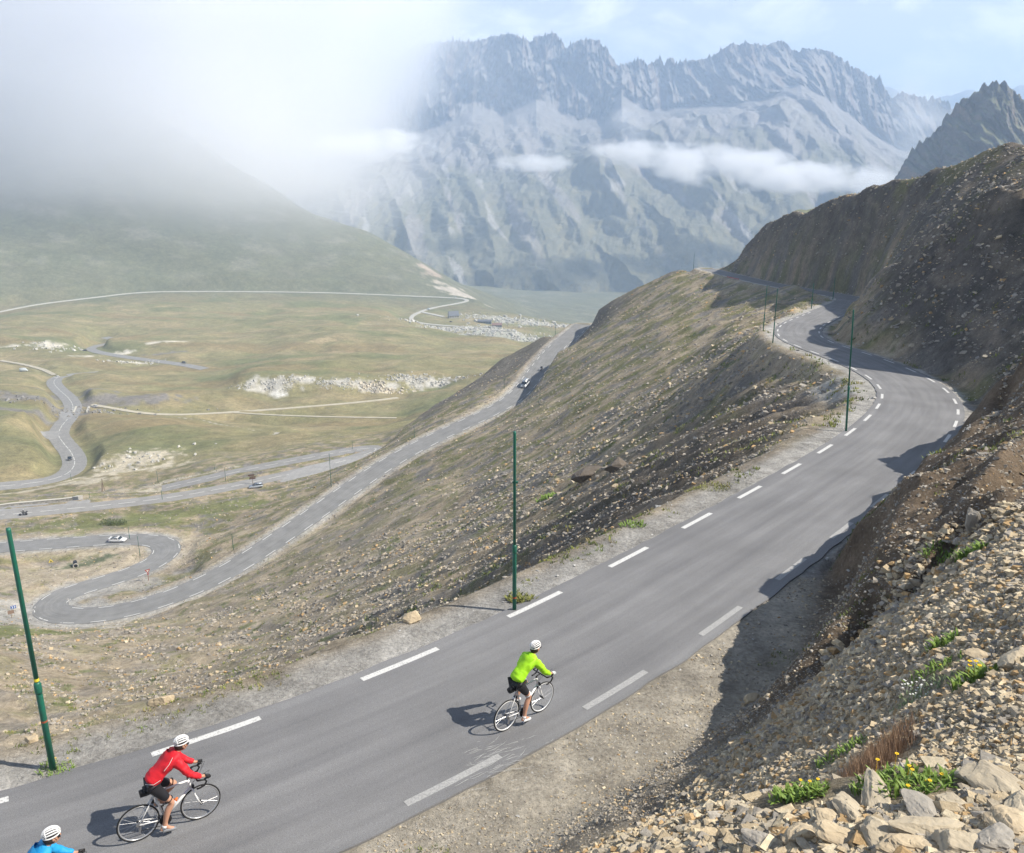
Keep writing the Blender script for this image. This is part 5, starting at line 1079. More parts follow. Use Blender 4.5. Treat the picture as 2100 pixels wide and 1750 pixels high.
# ------------------------------------------------------------------ figures
def skin_mesh(name, joints, edges, m, parent=None, sub=2, root=0, smooth=True):
    """joints: [(x, y, z, r) or (x, y, z, rx, ry)]; grows one continuous surface"""
    me = bpy.data.meshes.new(name); me.from_pydata([j[:3] for j in joints], edges, []); o = bpy.data.objects.new(name, me); COL.objects.link(o)
    sk = o.modifiers.new('skin', 'SKIN'); sk.use_smooth_shade = True; sk.branch_smoothing = .6
    for i, j in enumerate(joints):
        d = me.skin_vertices[0].data[i]; d.radius = (j[3], j[4] if len(j) > 4 else j[3]); d.use_root = (i == root)
    su = o.modifiers.new('sub', 'SUBSURF'); su.levels = sub; su.render_levels = sub
    dg = bpy.context.evaluated_depsgraph_get(); dg.update(); ev = o.evaluated_get(dg); nm = bpy.data.meshes.new_from_object(ev)
    o.modifiers.clear(); o.data = nm; bpy.data.meshes.remove(me); nm.materials.clear(); nm.materials.append(m)
    nm.polygons.foreach_set('use_smooth', np.full(len(nm.polygons), smooth)); o.parent = parent; return o
def cyc_pose():
    J = dict(pel=(-.17, 0, .99), waist=(-.10, 0, 1.11), chest=(.07, 0, 1.29), ub=(.20, 0, 1.40), neck=(.27, 0, 1.46), head=(.33, 0, 1.56))
    for s, n in ((-1, 'r'), (1, 'l')):
        J['sh' + n] = (.21, s * .175, 1.375); J['el' + n] = (.37, s * .245, 1.12); J['wr' + n] = (.575, s * .215, .985); J['hd' + n] = (.645, s * .205, .965)
        J['hip' + n] = (-.15, s * .085, .955)
    J['knr'] = (.115, -.105, .60); J['anr'] = (-.045, -.125, .195); J['tor'] = (.13, -.135, .10); J['her'] = (-.10, -.125, .14)
    J['knl'] = (.235, .115, .79); J['anl'] = (-.075, .125, .52); J['tol'] = (.09, .135, .435); J['hel'] = (-.13, .125, .47)
    return J
def cyclist(label, jacket, shorts, glovec, shoec, trim=None, helmet_white=True, hood=False):
    J = cyc_pose(); t = empty('person', (0, 0, 0)); names = ['pel', 'waist', 'chest', 'ub', 'neck', 'head', 'shr', 'elr', 'wrr', 'shl', 'ell', 'wrl', 'hipr', 'knr', 'anr', 'her', 'tor', 'hipl', 'knl', 'anl', 'hel', 'tol']
    rad = dict(pel=.115, waist=.105, chest=.115, ub=.09, neck=.052, head=.085, shr=.055, elr=.040, wrr=.027, shl=.055, ell=.040, wrl=.027, hipr=.085, knr=.055, anr=.036, her=.03, tor=.03, hipl=.085, knl=.055, anl=.036, hel=.03, tol=.03)
    I = {n: i for i, n in enumerate(names)}; E = [(I[a], I[b]) for a, b in (('pel', 'waist'), ('waist', 'chest'), ('chest', 'ub'), ('ub', 'neck'), ('neck', 'head'), ('ub', 'shr'), ('shr', 'elr'), ('elr', 'wrr'), ('ub', 'shl'), ('shl', 'ell'), ('ell', 'wrl'), ('pel', 'hipr'), ('hipr', 'knr'), ('knr', 'anr'), ('anr', 'her'), ('anr', 'tor'), ('pel', 'hipl'), ('hipl', 'knl'), ('knl', 'anl'), ('anl', 'hel'), ('anl', 'tol'))]
    calf = {}
    JJ = [(*J[n], rad[n]) for n in names]
    # calves swell between knee and ankle
    for s, n in ((-1, 'r'), (1, 'l')):
        k, a = J['kn' + n], J['an' + n]; c = tuple(k[i] * .66 + a[i] * .34 + (-.035 if i == 0 else 0) for i in range(3)); JJ.append((*c, .058)); ci = len(JJ) - 1
        E.remove((I['kn' + n], I['an' + n])); E += [(I['kn' + n], ci), (ci, I['an' + n])]
    # hands: palm, four fingers curled round the hood and a thumb
    for s, n in ((-1, 'r'), (1, 'l')):
        h = J['hd' + n]; w_ = I['wr' + n]; JJ.append((h[0] - .01, h[1], h[2] + .012, .030, .020)); pi = len(JJ) - 1; E.append((w_, pi))
    skin_mesh('body', JJ, E, m_skin, t, 2)
    hm = glovec or m_skin
    for s, n in ((-1, 'r'), (1, 'l')):
        h = J['hd' + n]; v = [(h[0] - .05, h[1], h[2] + .018, .026, .03), (h[0] + .0, h[1], h[2] + .022, .03, .036)]; e = [(0, 1)]
        for k in range(4):
            y = h[1] + s * .012; x = h[0] - .005 + k * .019; L_ = (1, 1.08, 1.0, .82)[k]; b_ = len(v)
            v += [(x, y + s * .012, h[2] + .018, .011), (x + .006, y + s * .034 * L_, h[2] - .006, .0095), (x + .004, y + s * .020, h[2] - .034 * L_, .0085), (x, y - s * .006, h[2] - .040 * L_, .0075)]; e += [(1, b_), (b_, b_ + 1), (b_ + 1, b_ + 2), (b_ + 2, b_ + 3)]
        b_ = len(v); v += [(h[0] - .01, h[1] - s * .026, h[2] + .008, .011), (h[0] + .02, h[1] - s * .034, h[2] - .014, .0095), (h[0] + .04, h[1] - s * .026, h[2] - .026, .008)]; e += [(0, b_), (b_, b_ + 1), (b_ + 1, b_ + 2)]
        skin_mesh('glove' if glovec else 'hand', v, e, hm, t, 1)
    # jacket: torso and sleeves; shorts: hips and thighs
    jn = [(J['pel'][0] - .03, 0, J['pel'][2] + .015, .172, .150), (J['waist'][0] - .015, 0, J['waist'][2], .165, .145), (*J['chest'], .178, .150), (J['ub'][0], 0, J['ub'][2] + .005, .145, .125), (J['neck'][0] + .0, 0, J['neck'][2] + .01, .075)]
    je = [(0, 1), (1, 2), (2, 3), (3, 4)]
    for s, n in ((-1, 'r'), (1, 'l')):
        b_ = len(jn); a_, e_, w_ = J['sh' + n], J['el' + n], J['wr' + n]; mid = tuple((a_[i] + e_[i]) / 2 for i in range(3)); fo = tuple(e_[i] * .5 + w_[i] * .5 for i in range(3))
        jn += [(a_[0], a_[1], a_[2], .094), (*mid, .080), (*e_, .068), (*fo, .058), (w_[0] - .012, w_[1], w_[2] + .006, .038)]; je += [(3, b_), (b_, b_ + 1), (b_ + 1, b_ + 2), (b_ + 2, b_ + 3), (b_ + 3, b_ + 4)]
    jk = skin_mesh('jacket', jn, je, jacket, t, 3, root=2)
    tex = bpy.data.textures.new('folds', 'CLOUDS'); tex.noise_scale = .075; dm = jk.modifiers.new('folds', 'DISPLACE'); dm.texture = tex; dm.strength = .034; dm.mid_level = .5
    sn = [(J['pel'][0] + .005, 0, J['pel'][2] + .0, .118, .10)]; se = []
    for s, n in ((-1, 'r'), (1, 'l')):
        b_ = len(sn); h, k = J['hip' + n], J['kn' + n]; q = tuple(h[i] * .55 + k[i] * .45 for i in range(3)); q2 = tuple(h[i] * .22 + k[i] * .78 for i in range(3)); sn += [(h[0], h[1] * 1.05, h[2], .104), (*q, .088), (*q2, .072)]; se += [(0, b_), (b_, b_ + 1), (b_ + 1, b_ + 2)]
        MB().tube([tuple(q2[i] + (k[i] - q2[i]) * .06 for i in range(3)), tuple(q2[i] + (k[i] - q2[i]) * .16 for i in range(3))], .0735, 16).build('shorts_hem', trim or m_black, t, True)
    skin_mesh('shorts', sn, se, shorts, t, 3)
    for s, n in ((-1, 'r'), (1, 'l')):
        a_, he, to = J['an' + n], J['he' + n], J['to' + n]
        skin_mesh('shoe', [(he[0], he[1], he[2], .036), (he[0] * .45 + to[0] * .55, to[1], he[2] * .45 + to[2] * .55 + .008, .042, .038), (to[0] + .015, to[1], to[2] + .01, .034, .026), (a_[0] - .006, a_[1], a_[2] - .01, .040)], [(0, 1), (1, 2), (0, 3), (1, 3)] if False else [(3, 0), (0, 1), (1, 2)], shoec, t, 2)
        MB().tube([(a_[0] + .002, a_[1], a_[2] - .02), (a_[0] + (.012 if n == 'r' else .018), a_[1], a_[2] + .035)], .043, 14).build('sock', C_('sock', (.65, .65, .66), .8), t, True)
    # face and helmet
    hx, hy, hz_ = J['head']; MB().ball((hx + .012, 0, hz_ - .005), (.090, .070, .110), 20, 14).build('head', m_skin, t, True)
    MB().ball((hx + .100, 0, hz_ - .012), (.017, .012, .020), 8, 6).build('nose', m_skin, t, True)
    for s in (-1, 1):
        MB().ball((hx + .01, s * .072, hz_ - .008), (.018, .009, .028), 10, 6).build('ear', m_skin, t, True); MB().ball((hx + .088, s * .028, hz_ + .008), (.010, .012, .008), 8, 5).build('eye', m_wht, t, True)
    MB().box((hx + .092, 0, hz_ - .052), (.012, .045, .010)).build('mouth', C_('lips', (.38, .16, .13), .5), t)
    MB().ball((hx - .022, 0, hz_ - .012), (.094, .080, .092), 18, 10, .9, 2.2).build('hair', C_('dark hair', (.035, .025, .02), .8), t, True)
    gl = MB().box((hx + .088, 0, hz_ + .012), (.03, .13, .035)); gl.build('sunglasses', m_black, t)
    he_ = empty('helmet', (hx + .0, 0, hz_ + .040)); he_.parent = t; he_.rotation_euler = (0, -.12, 0); he_.scale = (.83, .83, .83)
    MB().ball((0, 0, 0), (.138, .100, .108), 24, 10, 0, 1.72).build('liner', C_('helmet liner', (.03, .03, .035), .6), he_, True)
    shell = MB()
    for k in range(-3, 4):
        ph = k * .36; pts = []
        for i in range(15):
            a_ = -1.5 + 3.0 * i / 14; x = .150 * math.sin(a_) * (1 - .03 * abs(k)); rr_ = math.cos(a_); pts.append((x, .112 * math.sin(ph) * (rr_ * .85 + .15), .120 * math.cos(ph) * max(rr_, .05) ** .8 + .004))
        shell.tube(pts, [.005 + .0085 * math.sin(math.pi * i / 14) for i in range(15)], 7)
    for a_ in (-.6, .75):
        pts = [(.150 * math.sin(a_), .112 * math.sin(p_) * (math.cos(a_) * .85 + .15), .120 * math.cos(p_) * math.cos(a_) ** .8 + .003) for p_ in np.linspace(-1.3, 1.3, 13)]; shell.tube(pts, .009, 7)
    shell.ring((0, 0, -.005), .118, .013, 'Z', 28, 7); sb = shell.build('shell', m_wht, he_, True)
    for vtx in sb.data.vertices:
        if abs(vtx.co.z + .005) < .014: vtx.co.x *= 1.13; vtx.co.y *= .87
    MB().tube([(.02, .088, -.02), (.05, .072, -.10), (.06, 0, -.165), (.05, -.072, -.10), (.02, -.088, -.02)], .005, 6).build('chin_strap', m_black, he_)
    return tag(t, label, 'person')
# ------------------------------------------------------------------ bicycles
def bicycle(label, framec, fork_c, tape, bag=False, bottlec=None, rimc=None):
    t = empty('bicycle', (0, 0, 0)); RH, FH, BBk, ST, HT, HB = (-.41, 0, .338), (.585, 0, .338), (0, 0, .27), (-.145, 0, .80), (.40, 0, .835), (.435, 0, .70)
    f = MB(); f.tube([BBk, ST], .0165, 10).tube([ST, HT], .0165, 10).tube([BBk, HB], .023, 10).tube([HT, HB], .022, 10)
    for s in (-1, 1): f.tube([(ST[0], s * .016, ST[2] - .03), (RH[0], s * .06, RH[2])], .009, 8).tube([(BBk[0] - .02, s * .03, BBk[2]), (RH[0], s * .06, RH[2])], .010, 8)
    f.tube([(0, -.035, .27), (0, .035, .27)], .024, 12); f.build('frame', framec, t, True)
    fk = MB(); fk.tube([HB, (.45, 0, .67)], .021, 10)
    for s in (-1, 1): fk.tube([(.45, s * .012, .675), (.462, s * .045, .64), (.52, s * .052, .46), FH[:1] + (s * .052,) + FH[2:]], [.015, .015, .012, .009], 8)
    fk.build('fork', fork_c, t, True)
    for nm, c, lab in (('front_wheel', FH, 1), ('rear_wheel', RH, 0)):
        wv = empty(nm, c); wv.parent = t
        MB().ring((0, 0, 0), .322, .0135, N=56).build('tyre', m_rub, wv, True); MB().ring((0, 0, 0), .303, .0125, N=56).build('rim', rimc or C_('rim', (.55, .56, .58), .3, .7), wv, True)
        sp = MB()
        for k in range(20): g = 2 * math.pi * k / 20; g2 = g + (.35 if k % 2 else -.35); sy = .03 if k % 2 else -.03; sp.tube([(.02 * math.cos(g2), sy, .02 * math.sin(g2)), (.298 * math.cos(g), 0, .298 * math.sin(g))], .0014, 4)
        sp.build('spoke', m_steel, wv); MB().tube([(0, -.05, 0), (0, .05, 0)], .02, 12).build('hub', m_black, wv, True)
    cs = MB(); cs.tube([(0, -.045, 0), (0, -.052, 0)], .047, 20); cs.build('cassette', m_steel, t).location = RH
    MB().tube([ST, (-.17, 0, .925)], .0135, 10).build('seat_post', m_black, t, True)
    sd = MB(); sd.tube([(-.305, 0, .945), (-.25, 0, .952), (-.14, 0, .945), (-.03, 0, .935)], [.062, .068, .035, .016], 12); so_ = sd.build('saddle', m_black, t, True)
    for vtx in so_.data.vertices: vtx.co.z = .945 + (vtx.co.z - .945) * .4
    MB().tube([(.395, 0, .855), (.385, 0, .885), (.50, 0, .915)], .015, 10).build('stem', m_black, t, True)
    hb = MB(); hb.tube([(.50, -.20, .915), (.50, .20, .915)], .0135, 8)
    for s in (-1, 1): hb.tube([(.50, s * .195, .915), (.56, s * .21, .915), (.62, s * .212, .905), (.645, s * .212, .86), (.61, s * .212, .80), (.53, s * .212, .775), (.48, s * .212, .775)], .0155, 8)
    hb.build('handlebar', tape, t, True)
    for s in (-1, 1):
        bh = MB().tube([(.61, s * .212, .912), (.655, s * .208, .93), (.68, s * .206, .965)], [.017, .017, .013], 8).build('brake_hood', m_black, t, True); MB().tube([(.675, s * .207, .93), (.69, s * .21, .87), (.67, s * .212, .80)], .006, 6).build('lever', m_steel, bh)
    ck = MB(); ck.tube([(0, -.055, 0), (0, -.062, 0)], .098, 28); cw_ = ck.build('chainring', m_black, t); cw_.location = BBk
    for s, px_, pz_ in ((-1, .02, .098), (1, -.02, .44)):
        MB().tube([(0, s * .06, .27), (px_, s * .075, pz_)], [.014, .011], 8).build('crank', m_black, t, True); MB().box((px_, s * .125, pz_), (.075, .08, .022)).build('pedal', m_black, t)
    chn = MB(); chn.tube([(.0, -.058, .366), (-.41, -.05, .386)], .005, 5).tube([(.0, -.058, .174), (-.39, -.05, .215), (-.405, -.05, .29)], .005, 5); chn.build('chain', m_black, t)
    MB().box((-.405, -.07, .25), (.03, .025, .13), ry=.2).build('derailleur', m_steel, t)
    for x, z in ((.47, .70), (-.17, .66)): MB().box((x, 0, z), (.04, .06, .05)).build('brake_caliper', m_black, t)
    cb = MB()
    for s in (-1, 1): cb.tube([(.66, s * .2, .96), (.72, s * .13, 1.0), (.60, s * .04, .88), (.47, 0, .76)], .0025, 5)
    cb.build('cable', m_black, t)
    if bottlec:
        a_, b_ = Vector(BBk), Vector(HB); d_ = (b_ - a_).normalized(); o_ = a_ + d_ * .17 + Vector((-d_.z, 0, d_.x)) * .062; bt = MB().tube([o_, o_ + d_ * .15], .036, 14).build('bottle', bottlec, t, True)
        MB().tube([o_ + d_ * .15, o_ + d_ * .17, o_ + d_ * .20], [.036, .022, .014], 12).build('bottle_cap', C_('orange cap', (.75, .16, .03), .5), bt, True)
    if bag:
        bg_ = MB(); bg_.tube([(-.36, 0, .87), (-.27, 0, .88), (-.20, 0, .885)], [.058, .07, .045], 14); bo = bg_.build('saddle_bag', m_black, t, True); MB().tube([(-.345, -.045, .855), (-.345, .045, .855)], .012, 8).build('reflective_stripe', m_wht, bo)
    return tag(t, label, 'bicycle')
def road_z(x, y):
    d = np.hypot(up_d[:, 0] - x, up_d[:, 1] - y); i = min(max(int(np.argmin(d)), 1), len(up_d) - 2); T = up_d[i + 1] - up_d[i - 1]; n_ = np.array([T[1], -T[0]]) / math.hypot(T[0], T[1]); return float(up_d[i, 2] + ((x - up_d[i, 0]) * n_[0] + (y - up_d[i, 1]) * n_[1]) / W_U * rise(up_d[i, 1])) + .022
def ride(b_, p_, rear, front):
    a = PZ(*rear, 12.0); c = PZ(*front, 12.0)
    for _ in range(8): a = PZ(*rear, -road_z(a[0], a[1])); c = PZ(*front, -road_z(c[0], c[1]))
    h = math.atan2(c[1] - a[1], c[0] - a[0]); m = (a + c) / 2; x = m[0] - .0875 * math.cos(h); y = m[1] - .0875 * math.sin(h)
    pit = -math.atan2(road_z(x + .5 * math.cos(h), y + .5 * math.sin(h)) - road_z(x - .5 * math.cos(h), y - .5 * math.sin(h)), 1.0)
    for o in (b_, p_): o.location = (x, y, road_z(x, y) + .0); o.rotation_euler = (0, pit, h); o.scale = (1.11,) * 3
    print('ride wheelbase seen', np.linalg.norm(c - a), 'at', x, y)
m_redj = C_('red jacket', (.62, .018, .03), .6, noise=(10, .4, (.5, .012, .022))); m_limej = C_('lime jacket', (.36, .72, .02), .6, noise=(10, .3, (.28, .6, .02))); m_bluej = C_('blue jersey', (.02, .30, .62), .6, noise=(10, .3, (.015, .24, .52)))
m_shorts = C_('black lycra', (.018, .018, .022), .5); m_wframe = C_('white frame paint', (.80, .80, .80), .25, spec=.6); m_blk2 = C_('black frame paint', (.03, .03, .032), .3); m_wglv = C_('pale glove', (.62, .66, .66), .8); m_shoeg = C_('grey shoe', (.22, .23, .25), .5); m_shoew = C_('white shoe', (.75, .75, .76), .5)
m_bot = C_('clear bottle', (.50, .52, .56), .35)
pr = cyclist('cyclist in a red jacket and black shorts with a white helmet', m_redj, m_shorts, m_black, m_shoeg); br = bicycle('white road bike with black parts, saddle bag and bottle, under the red cyclist', m_wframe, m_wframe, m_black, True, m_bot)
ride(br, pr, (296, 1721), (402, 1682))
MB().tube([(-.275, -.06, 1.06), (-.17, -.165, 1.08), (-.06, -.172, 1.13)], .004, 5).build('piping', m_wht, pr); MB().tube([(.0, -.175, 1.28), (.08, -.18, 1.37), (.15, -.15, 1.46)], .004, 5).build('piping', m_wht, pr)
pg = cyclist('cyclist in a lime green jacket and black shorts with white hems', m_limej, m_shorts, m_wglv, m_shoew, trim=m_wht); bgn = bicycle('white road bike with pale rims under the lime green cyclist', m_wframe, m_wframe, m_black, True, None, C_('pale rim', (.72, .73, .74), .35, .2))
ride(bgn, pg, (1046, 1493), (1101, 1464))
pb = cyclist('cyclist in a blue jersey cut off by the bottom left corner', m_bluej, m_shorts, m_black, m_shoeg); bb_ = bicycle('bicycle under the blue cyclist, almost wholly below the frame', m_blk2, m_blk2, m_black, False, None)
hb_ = PZ(103, 1730, 10.2); hd_ = math.atan2(.55, .835); X0, Y0 = hb_[0] - .33 * math.cos(hd_), hb_[1] - .33 * math.sin(hd_)
for o in (pb, bb_): o.location = (X0, Y0, road_z(X0, Y0)); o.rotation_euler = (0, 0, hd_); o.scale = (1.11,) * 3
# ---- pale scratches in the tarmac by the lime cyclist
r_ = np.random.default_rng(5); V_ = []; F_ = []
for k in range(70):
    u = 1000 + r_.normal(0, 42); v = 1535 + r_.normal(0, 22) - (u - 1000) * .25; p = PZ(u, v, 11.9); g = .35 + r_.normal(0, .22); L_ = r_.uniform(.1, .55); n_ = 5; b0 = len(V_)
    for i in range(n_):
        s_ = L_ * i / (n_ - 1); gg = g + .5 * s_; x = p[0] + s_ * math.cos(gg); y = p[1] + s_ * math.sin(gg); z = road_z(x, y) + .004; wd = .005 * math.sin(math.pi * (i + .3) / (n_ - .4)); V_ += [(x - wd * math.sin(gg), y + wd * math.cos(gg), z), (x + wd * math.sin(gg), y - wd * math.cos(gg), z)]
    F_ += [(b0 + 2 * i, b0 + 2 * i + 1, b0 + 2 * i + 3, b0 + 2 * i + 2) for i in range(n_ - 1)]
tagk(meshobj('road_scratches', V_, F_, C_('scraped tarmac', (.42, .42, .41), .8)), 'structure')
# ---- motorcycles with riders
def motorbike(label, bcol):
    t = empty('motorcycle', (0, 0, 0))
    for x in (-.72, .74):
        wv = empty('wheel', (x, 0, .31)); wv.parent = t; MB().ring((0, 0, 0), .25, .065, N=28).build('tyre', m_rub, wv, True); MB().tube([(0, -.04, 0), (0, .04, 0)], .17, 16).build('rim', m_black, wv)
    MB().ball((.12, 0, .80), (.30, .16, .15), 14, 8).build('fuel_tank', bcol, t, True); MB().box((.0, 0, .45), (.5, .30, .36)).build('engine', C_('engine metal', (.12, .12, .12), .5, .5), t)
    MB().tube([(-.72, .1, .31), (-.2, .1, .42)], .035).tube([(-.72, -.1, .31), (-.2, -.1, .42)], .035).tube([(-.35, 0, .7), (0, 0, .5)], .05).build('frame', m_black, t); MB().tube([(.74, .08, .31), (.48, .08, .95)], .03).tube([(.74, -.08, .31), (.48, -.08, .95)], .03).build('fork', m_steel, t)
    MB().ball((-.38, 0, .83), (.34, .13, .07), 12, 6).build('seat', m_black, t, True); MB().box((-.85, 0, 1.0), (.34, .40, .30)).build('top_box', bcol, t); MB().box((-.62, .33, .68), (.42, .16, .34)).build('pannier', bcol, t); MB().box((-.62, -.33, .68), (.42, .16, .34)).build('pannier', bcol, t)
    MB().tube([(.42, -.36, 1.06), (.48, 0, 1.0), (.42, .36, 1.06)], .016).build('handlebar', m_black, t); MB().ball((.66, 0, .88), (.10, .13, .12), 12, 8).build('headlight', m_lamp, t, True); MB().box((.60, 0, 1.15), (.04, .34, .34), ry=-.5).build('windscreen', m_glass, t)
    return tag(t, label, 'motorcycle')
def moto_rider(label, cloth, helm):
    t = empty('person', (0, 0, 0)); j = [(-.25, 0, .92, .15, .13), (-.16, 0, 1.15, .15, .12), (-.04, 0, 1.38, .16, .13), (.0, 0, 1.5, .07)]; e = [(0, 1), (1, 2), (2, 3)]
    for s in (-1, 1):
        b_ = len(j); j += [(-.03, s * .2, 1.40, .075), (.14, s * .32, 1.18, .06), (.38, s * .33, 1.09, .045), (-.15, s * .14, .84, .10), (.20, s * .24, .72, .075), (-.02, s * .22, .34, .055), (.14, s * .22, .27, .045)]; e += [(2, b_), (b_, b_ + 1), (b_ + 1, b_ + 2), (0, b_ + 3), (b_ + 3, b_ + 4), (b_ + 4, b_ + 5), (b_ + 5, b_ + 6)]
    skin_mesh('body', j, e, cloth, t, 2, root=1); hm_ = MB().ball((.04, 0, 1.64), (.15, .13, .15), 14, 10).build('helmet', helm, t, True); MB().ball((.09, 0, 1.64), (.115, .11, .05), 12, 6).build('visor', m_glass, hm_, True)
    for s in (-1, 1): MB().ball((.41, s * .33, 1.075), (.045, .05, .035), 10, 6).build('glove', m_black, t, True)
    return tag(t, label, 'person')
mk = motorbike('black touring motorcycle leaning on the middle road by the car park', C_('motorcycle paint', (.05, .05, .055), .35, coat=.3)); mr_ = moto_rider('motorcyclist in dark clothes on the middle road', C_('dark riding suit', (.05, .05, .06), .8), C_('pale helmet', (.5, .5, .52), .3))
q, h, pit = lane(dense(CLS['car'], 1), 50, 1053, 2.0, True)
for o in (mk, mr_): put(o, q, h, pit, .07); o.scale = (1.1,) * 3
mk2 = again(mk, 'dark motorcycle riding in the shade behind the van', 'motorcycle'); mr2 = again(mr_, 'motorcyclist riding in the shaded lane behind the van', 'person')
q, h, pit = lane(lo_d, 1106, 762, -1.4)
for o in (mk2, mr2): put(o, q, h, pit + 0, .06); o.scale = (1.0,) * 3
# ------------------------------------------------------------------ single rocks
def rock(u, v, D, size, squash, label, col, seed, rz=0.0, tiltv=(0, 0), name='rock', sink=.3, strata=0.0, fine=4):
    r_ = np.random.default_rng(seed); nu, nv = 40, 26; a = np.linspace(0, 2 * np.pi, nu, endpoint=False); b_ = np.linspace(.0, np.pi, nv); A_, B_ = np.meshgrid(a, b_)
    d = np.stack([np.sin(B_) * np.cos(A_), np.sin(B_) * np.sin(A_), np.cos(B_)], -1); rad_ = np.full(A_.shape, 10.0)
    for k in range(15):                                            # cut by random planes: angular faces
        n_ = r_.normal(size=3); n_[2] *= .9; n_ /= np.linalg.norm(n_); o = r_.uniform(.62, 1.0); c = d @ n_; rad_ = np.where(c > .05, np.minimum(rad_, o / np.maximum(c, .05)), rad_)
    rad_ = np.minimum(rad_, 1.35); P = d * rad_[..., None]
    q = fbm(P[..., 0] * fine * .5 + seed, P[..., 1] * fine * .5 + P[..., 2], seed, 4) * .10 + (strata * np.sign(np.sin(P[..., 2] * 9 + 2 * fbm(P[..., 0], P[..., 1], seed + 3, 2))) * .04)
    P = P * (1 + q[..., None]) * np.array([size[0] / 2, size[1] / 2, squash / 2]); ix = np.arange(nu * nv).reshape(nv, nu); nx = np.roll(ix, -1, 1)
    f = np.stack([ix[:-1], ix[1:], nx[1:], nx[:-1]], -1).reshape(-1, 4); o = meshobj(name, P.reshape(-1, 3), f, col, None, False)
    p = PH(u, v, D) if D < 60 else PD(u, v, D); x, y = p[0], p[1]; o.location = (x, y, float(zat(np.array([x]), np.array([y]))[0]) + squash * (.5 - sink)); o.rotation_euler = (tiltv[0], tiltv[1], rz); return tag(o, label, 'rock')
RT = mat('tan rock', (.50, .41, .28), .9, noise=(6, .9, (.36, .29, .20)), bump=(22, .012)); RG = mat('grey rock', (.34, .31, .265), .9, noise=(5, .9, (.28, .26, .23)), bump=(22, .012)); RP = mat('pale rock', (.46, .395, .29), .9, noise=(6, .8, (.34, .29, .215)), bump=(22, .01)); RD = mat('dark rock', (.13, .11, .09), .95, noise=(3, .9, (.14, .12, .10)), bump=(9, .04))
rock(1987, 1096, 17.2, (.34, .22), .62, 'upright pointed grey stone standing on the rim of the bank', RG, 5, sink=.08)
for q in (((1894, 1672, 5.15), (.30, .22), .10, 'large smooth brown slab lying at the centre of the foreground ledge', RG, 11), ((1905, 1708, 4.75), (.42, .16), .09, 'long flat slab just below the large brown slab', RP, 12), ((1800, 1722, 4.65), (.24, .20), .14, 'blocky pale boulder at the bottom edge left of the long slab', RP, 13), ((1722, 1728, 4.75), (.20, .14), .12, 'tan boulder at the bottom edge with a ridged top', RT, 14),
          ((1655, 1720, 4.95), (.22, .18), .12, 'tan angular rock at the left end of the foreground ledge', RT, 15), ((2050, 1622, 5.35), (.46, .22), .10, 'long jutting slab at the right end of the foreground ledge', RP, 16), ((2060, 1700, 4.5), (.26, .2), .14, 'craggy yellowish rock at the right edge of the ledge', RT, 17), ((1800, 1640, 5.5), (.36, .16), .10, 'overhanging pale slab on the rim of the ledge beside the dry grass', RP, 18),
          ((1965, 1742, 4.25), (.26, .18), .14, 'rounded pale rock at the bottom edge beneath the long slab', RP, 19), ((2030, 1742, 4.15), (.24, .2), .13, 'grey shadowed rock near the bottom right corner', RG, 20), ((1560, 1738, 5.6), (.22, .16), .11, 'grey rock leaning at the lower left of the ledge', RG, 21), ((1865, 1742, 4.4), (.28, .18), .12, 'rough tan rock on the bottom edge between two pale rocks', RT, 22),
          ((1745, 1672, 5.25), (.26, .16), .08, 'thin slab tilted on the ledge left of the large brown slab', RP, 23), ((1700, 1690, 5.1), (.18, .14), .10, 'small yellow block beside the thin tilted slab', RT, 24), ((2095, 1660, 4.9), (.24, .18), .12, 'pale block cut by the right picture edge on the ledge', RP, 25), ((1950, 1650, 5.2), (.18, .12), .07, 'small flat plate right of the large brown slab', RP, 26)):
    rock(*q[0], q[1], q[2] * .72, q[3], q[4], q[5], rz=q[5] * 1.3, strata=1.0, tiltv=(.1 * math.sin(q[5] * 3), .12 * math.cos(q[5] * 5)))
rock(2006, 1374, 9.2, (.42, .28), .12, 'flat base stone of the little cairn by the yellow flowers', RG, 31, sink=.1); rock(2004, 1362, 9.15, (.26, .2), .09, 'small tan stone lying on top of the cairn base', RT, 32, sink=-.75)
rock(2082, 1358, 9.3, (.40, .26), .18, 'large pale boulder at the right picture edge beyond the cairn', RP, 33); rock(1545, 1440, 13.9, (.34, .26), .24, 'tan boulder with an orange side on the crest of the bank', RT, 34); rock(1573, 1432, 13.9, (.17, .14), .15, 'small white stone right of the orange sided boulder', RP, 35)
rock(842, 1275, 28, (.58, .42), .34, 'brown boulder on the slope just above the road verge', RT, 36); rock(328, 1408, 27, (.5, .4), .3, 'tan boulder on the slope left of the red cyclist', RT, 37); rock(57, 1472, 23, (.32, .28), .26, 'small brown rock right of the nearest pole', RT, 38)
rock(1205, 858, 95, (4.2, 2.2), 1.8, 'dark rocky outcrop on the slope between the two roads, lower lump', RD, 39, rz=.6, sink=.25); rock(1272, 832, 88, (2.6, 1.8), 1.4, 'dark rocky outcrop on the slope, upper lump nearer the bend', RD, 40, rz=.3, sink=.25)
rock(1262, 1002, 46, (.7, .5), .5, 'single brown boulder low on the dark slope', RT, 41)
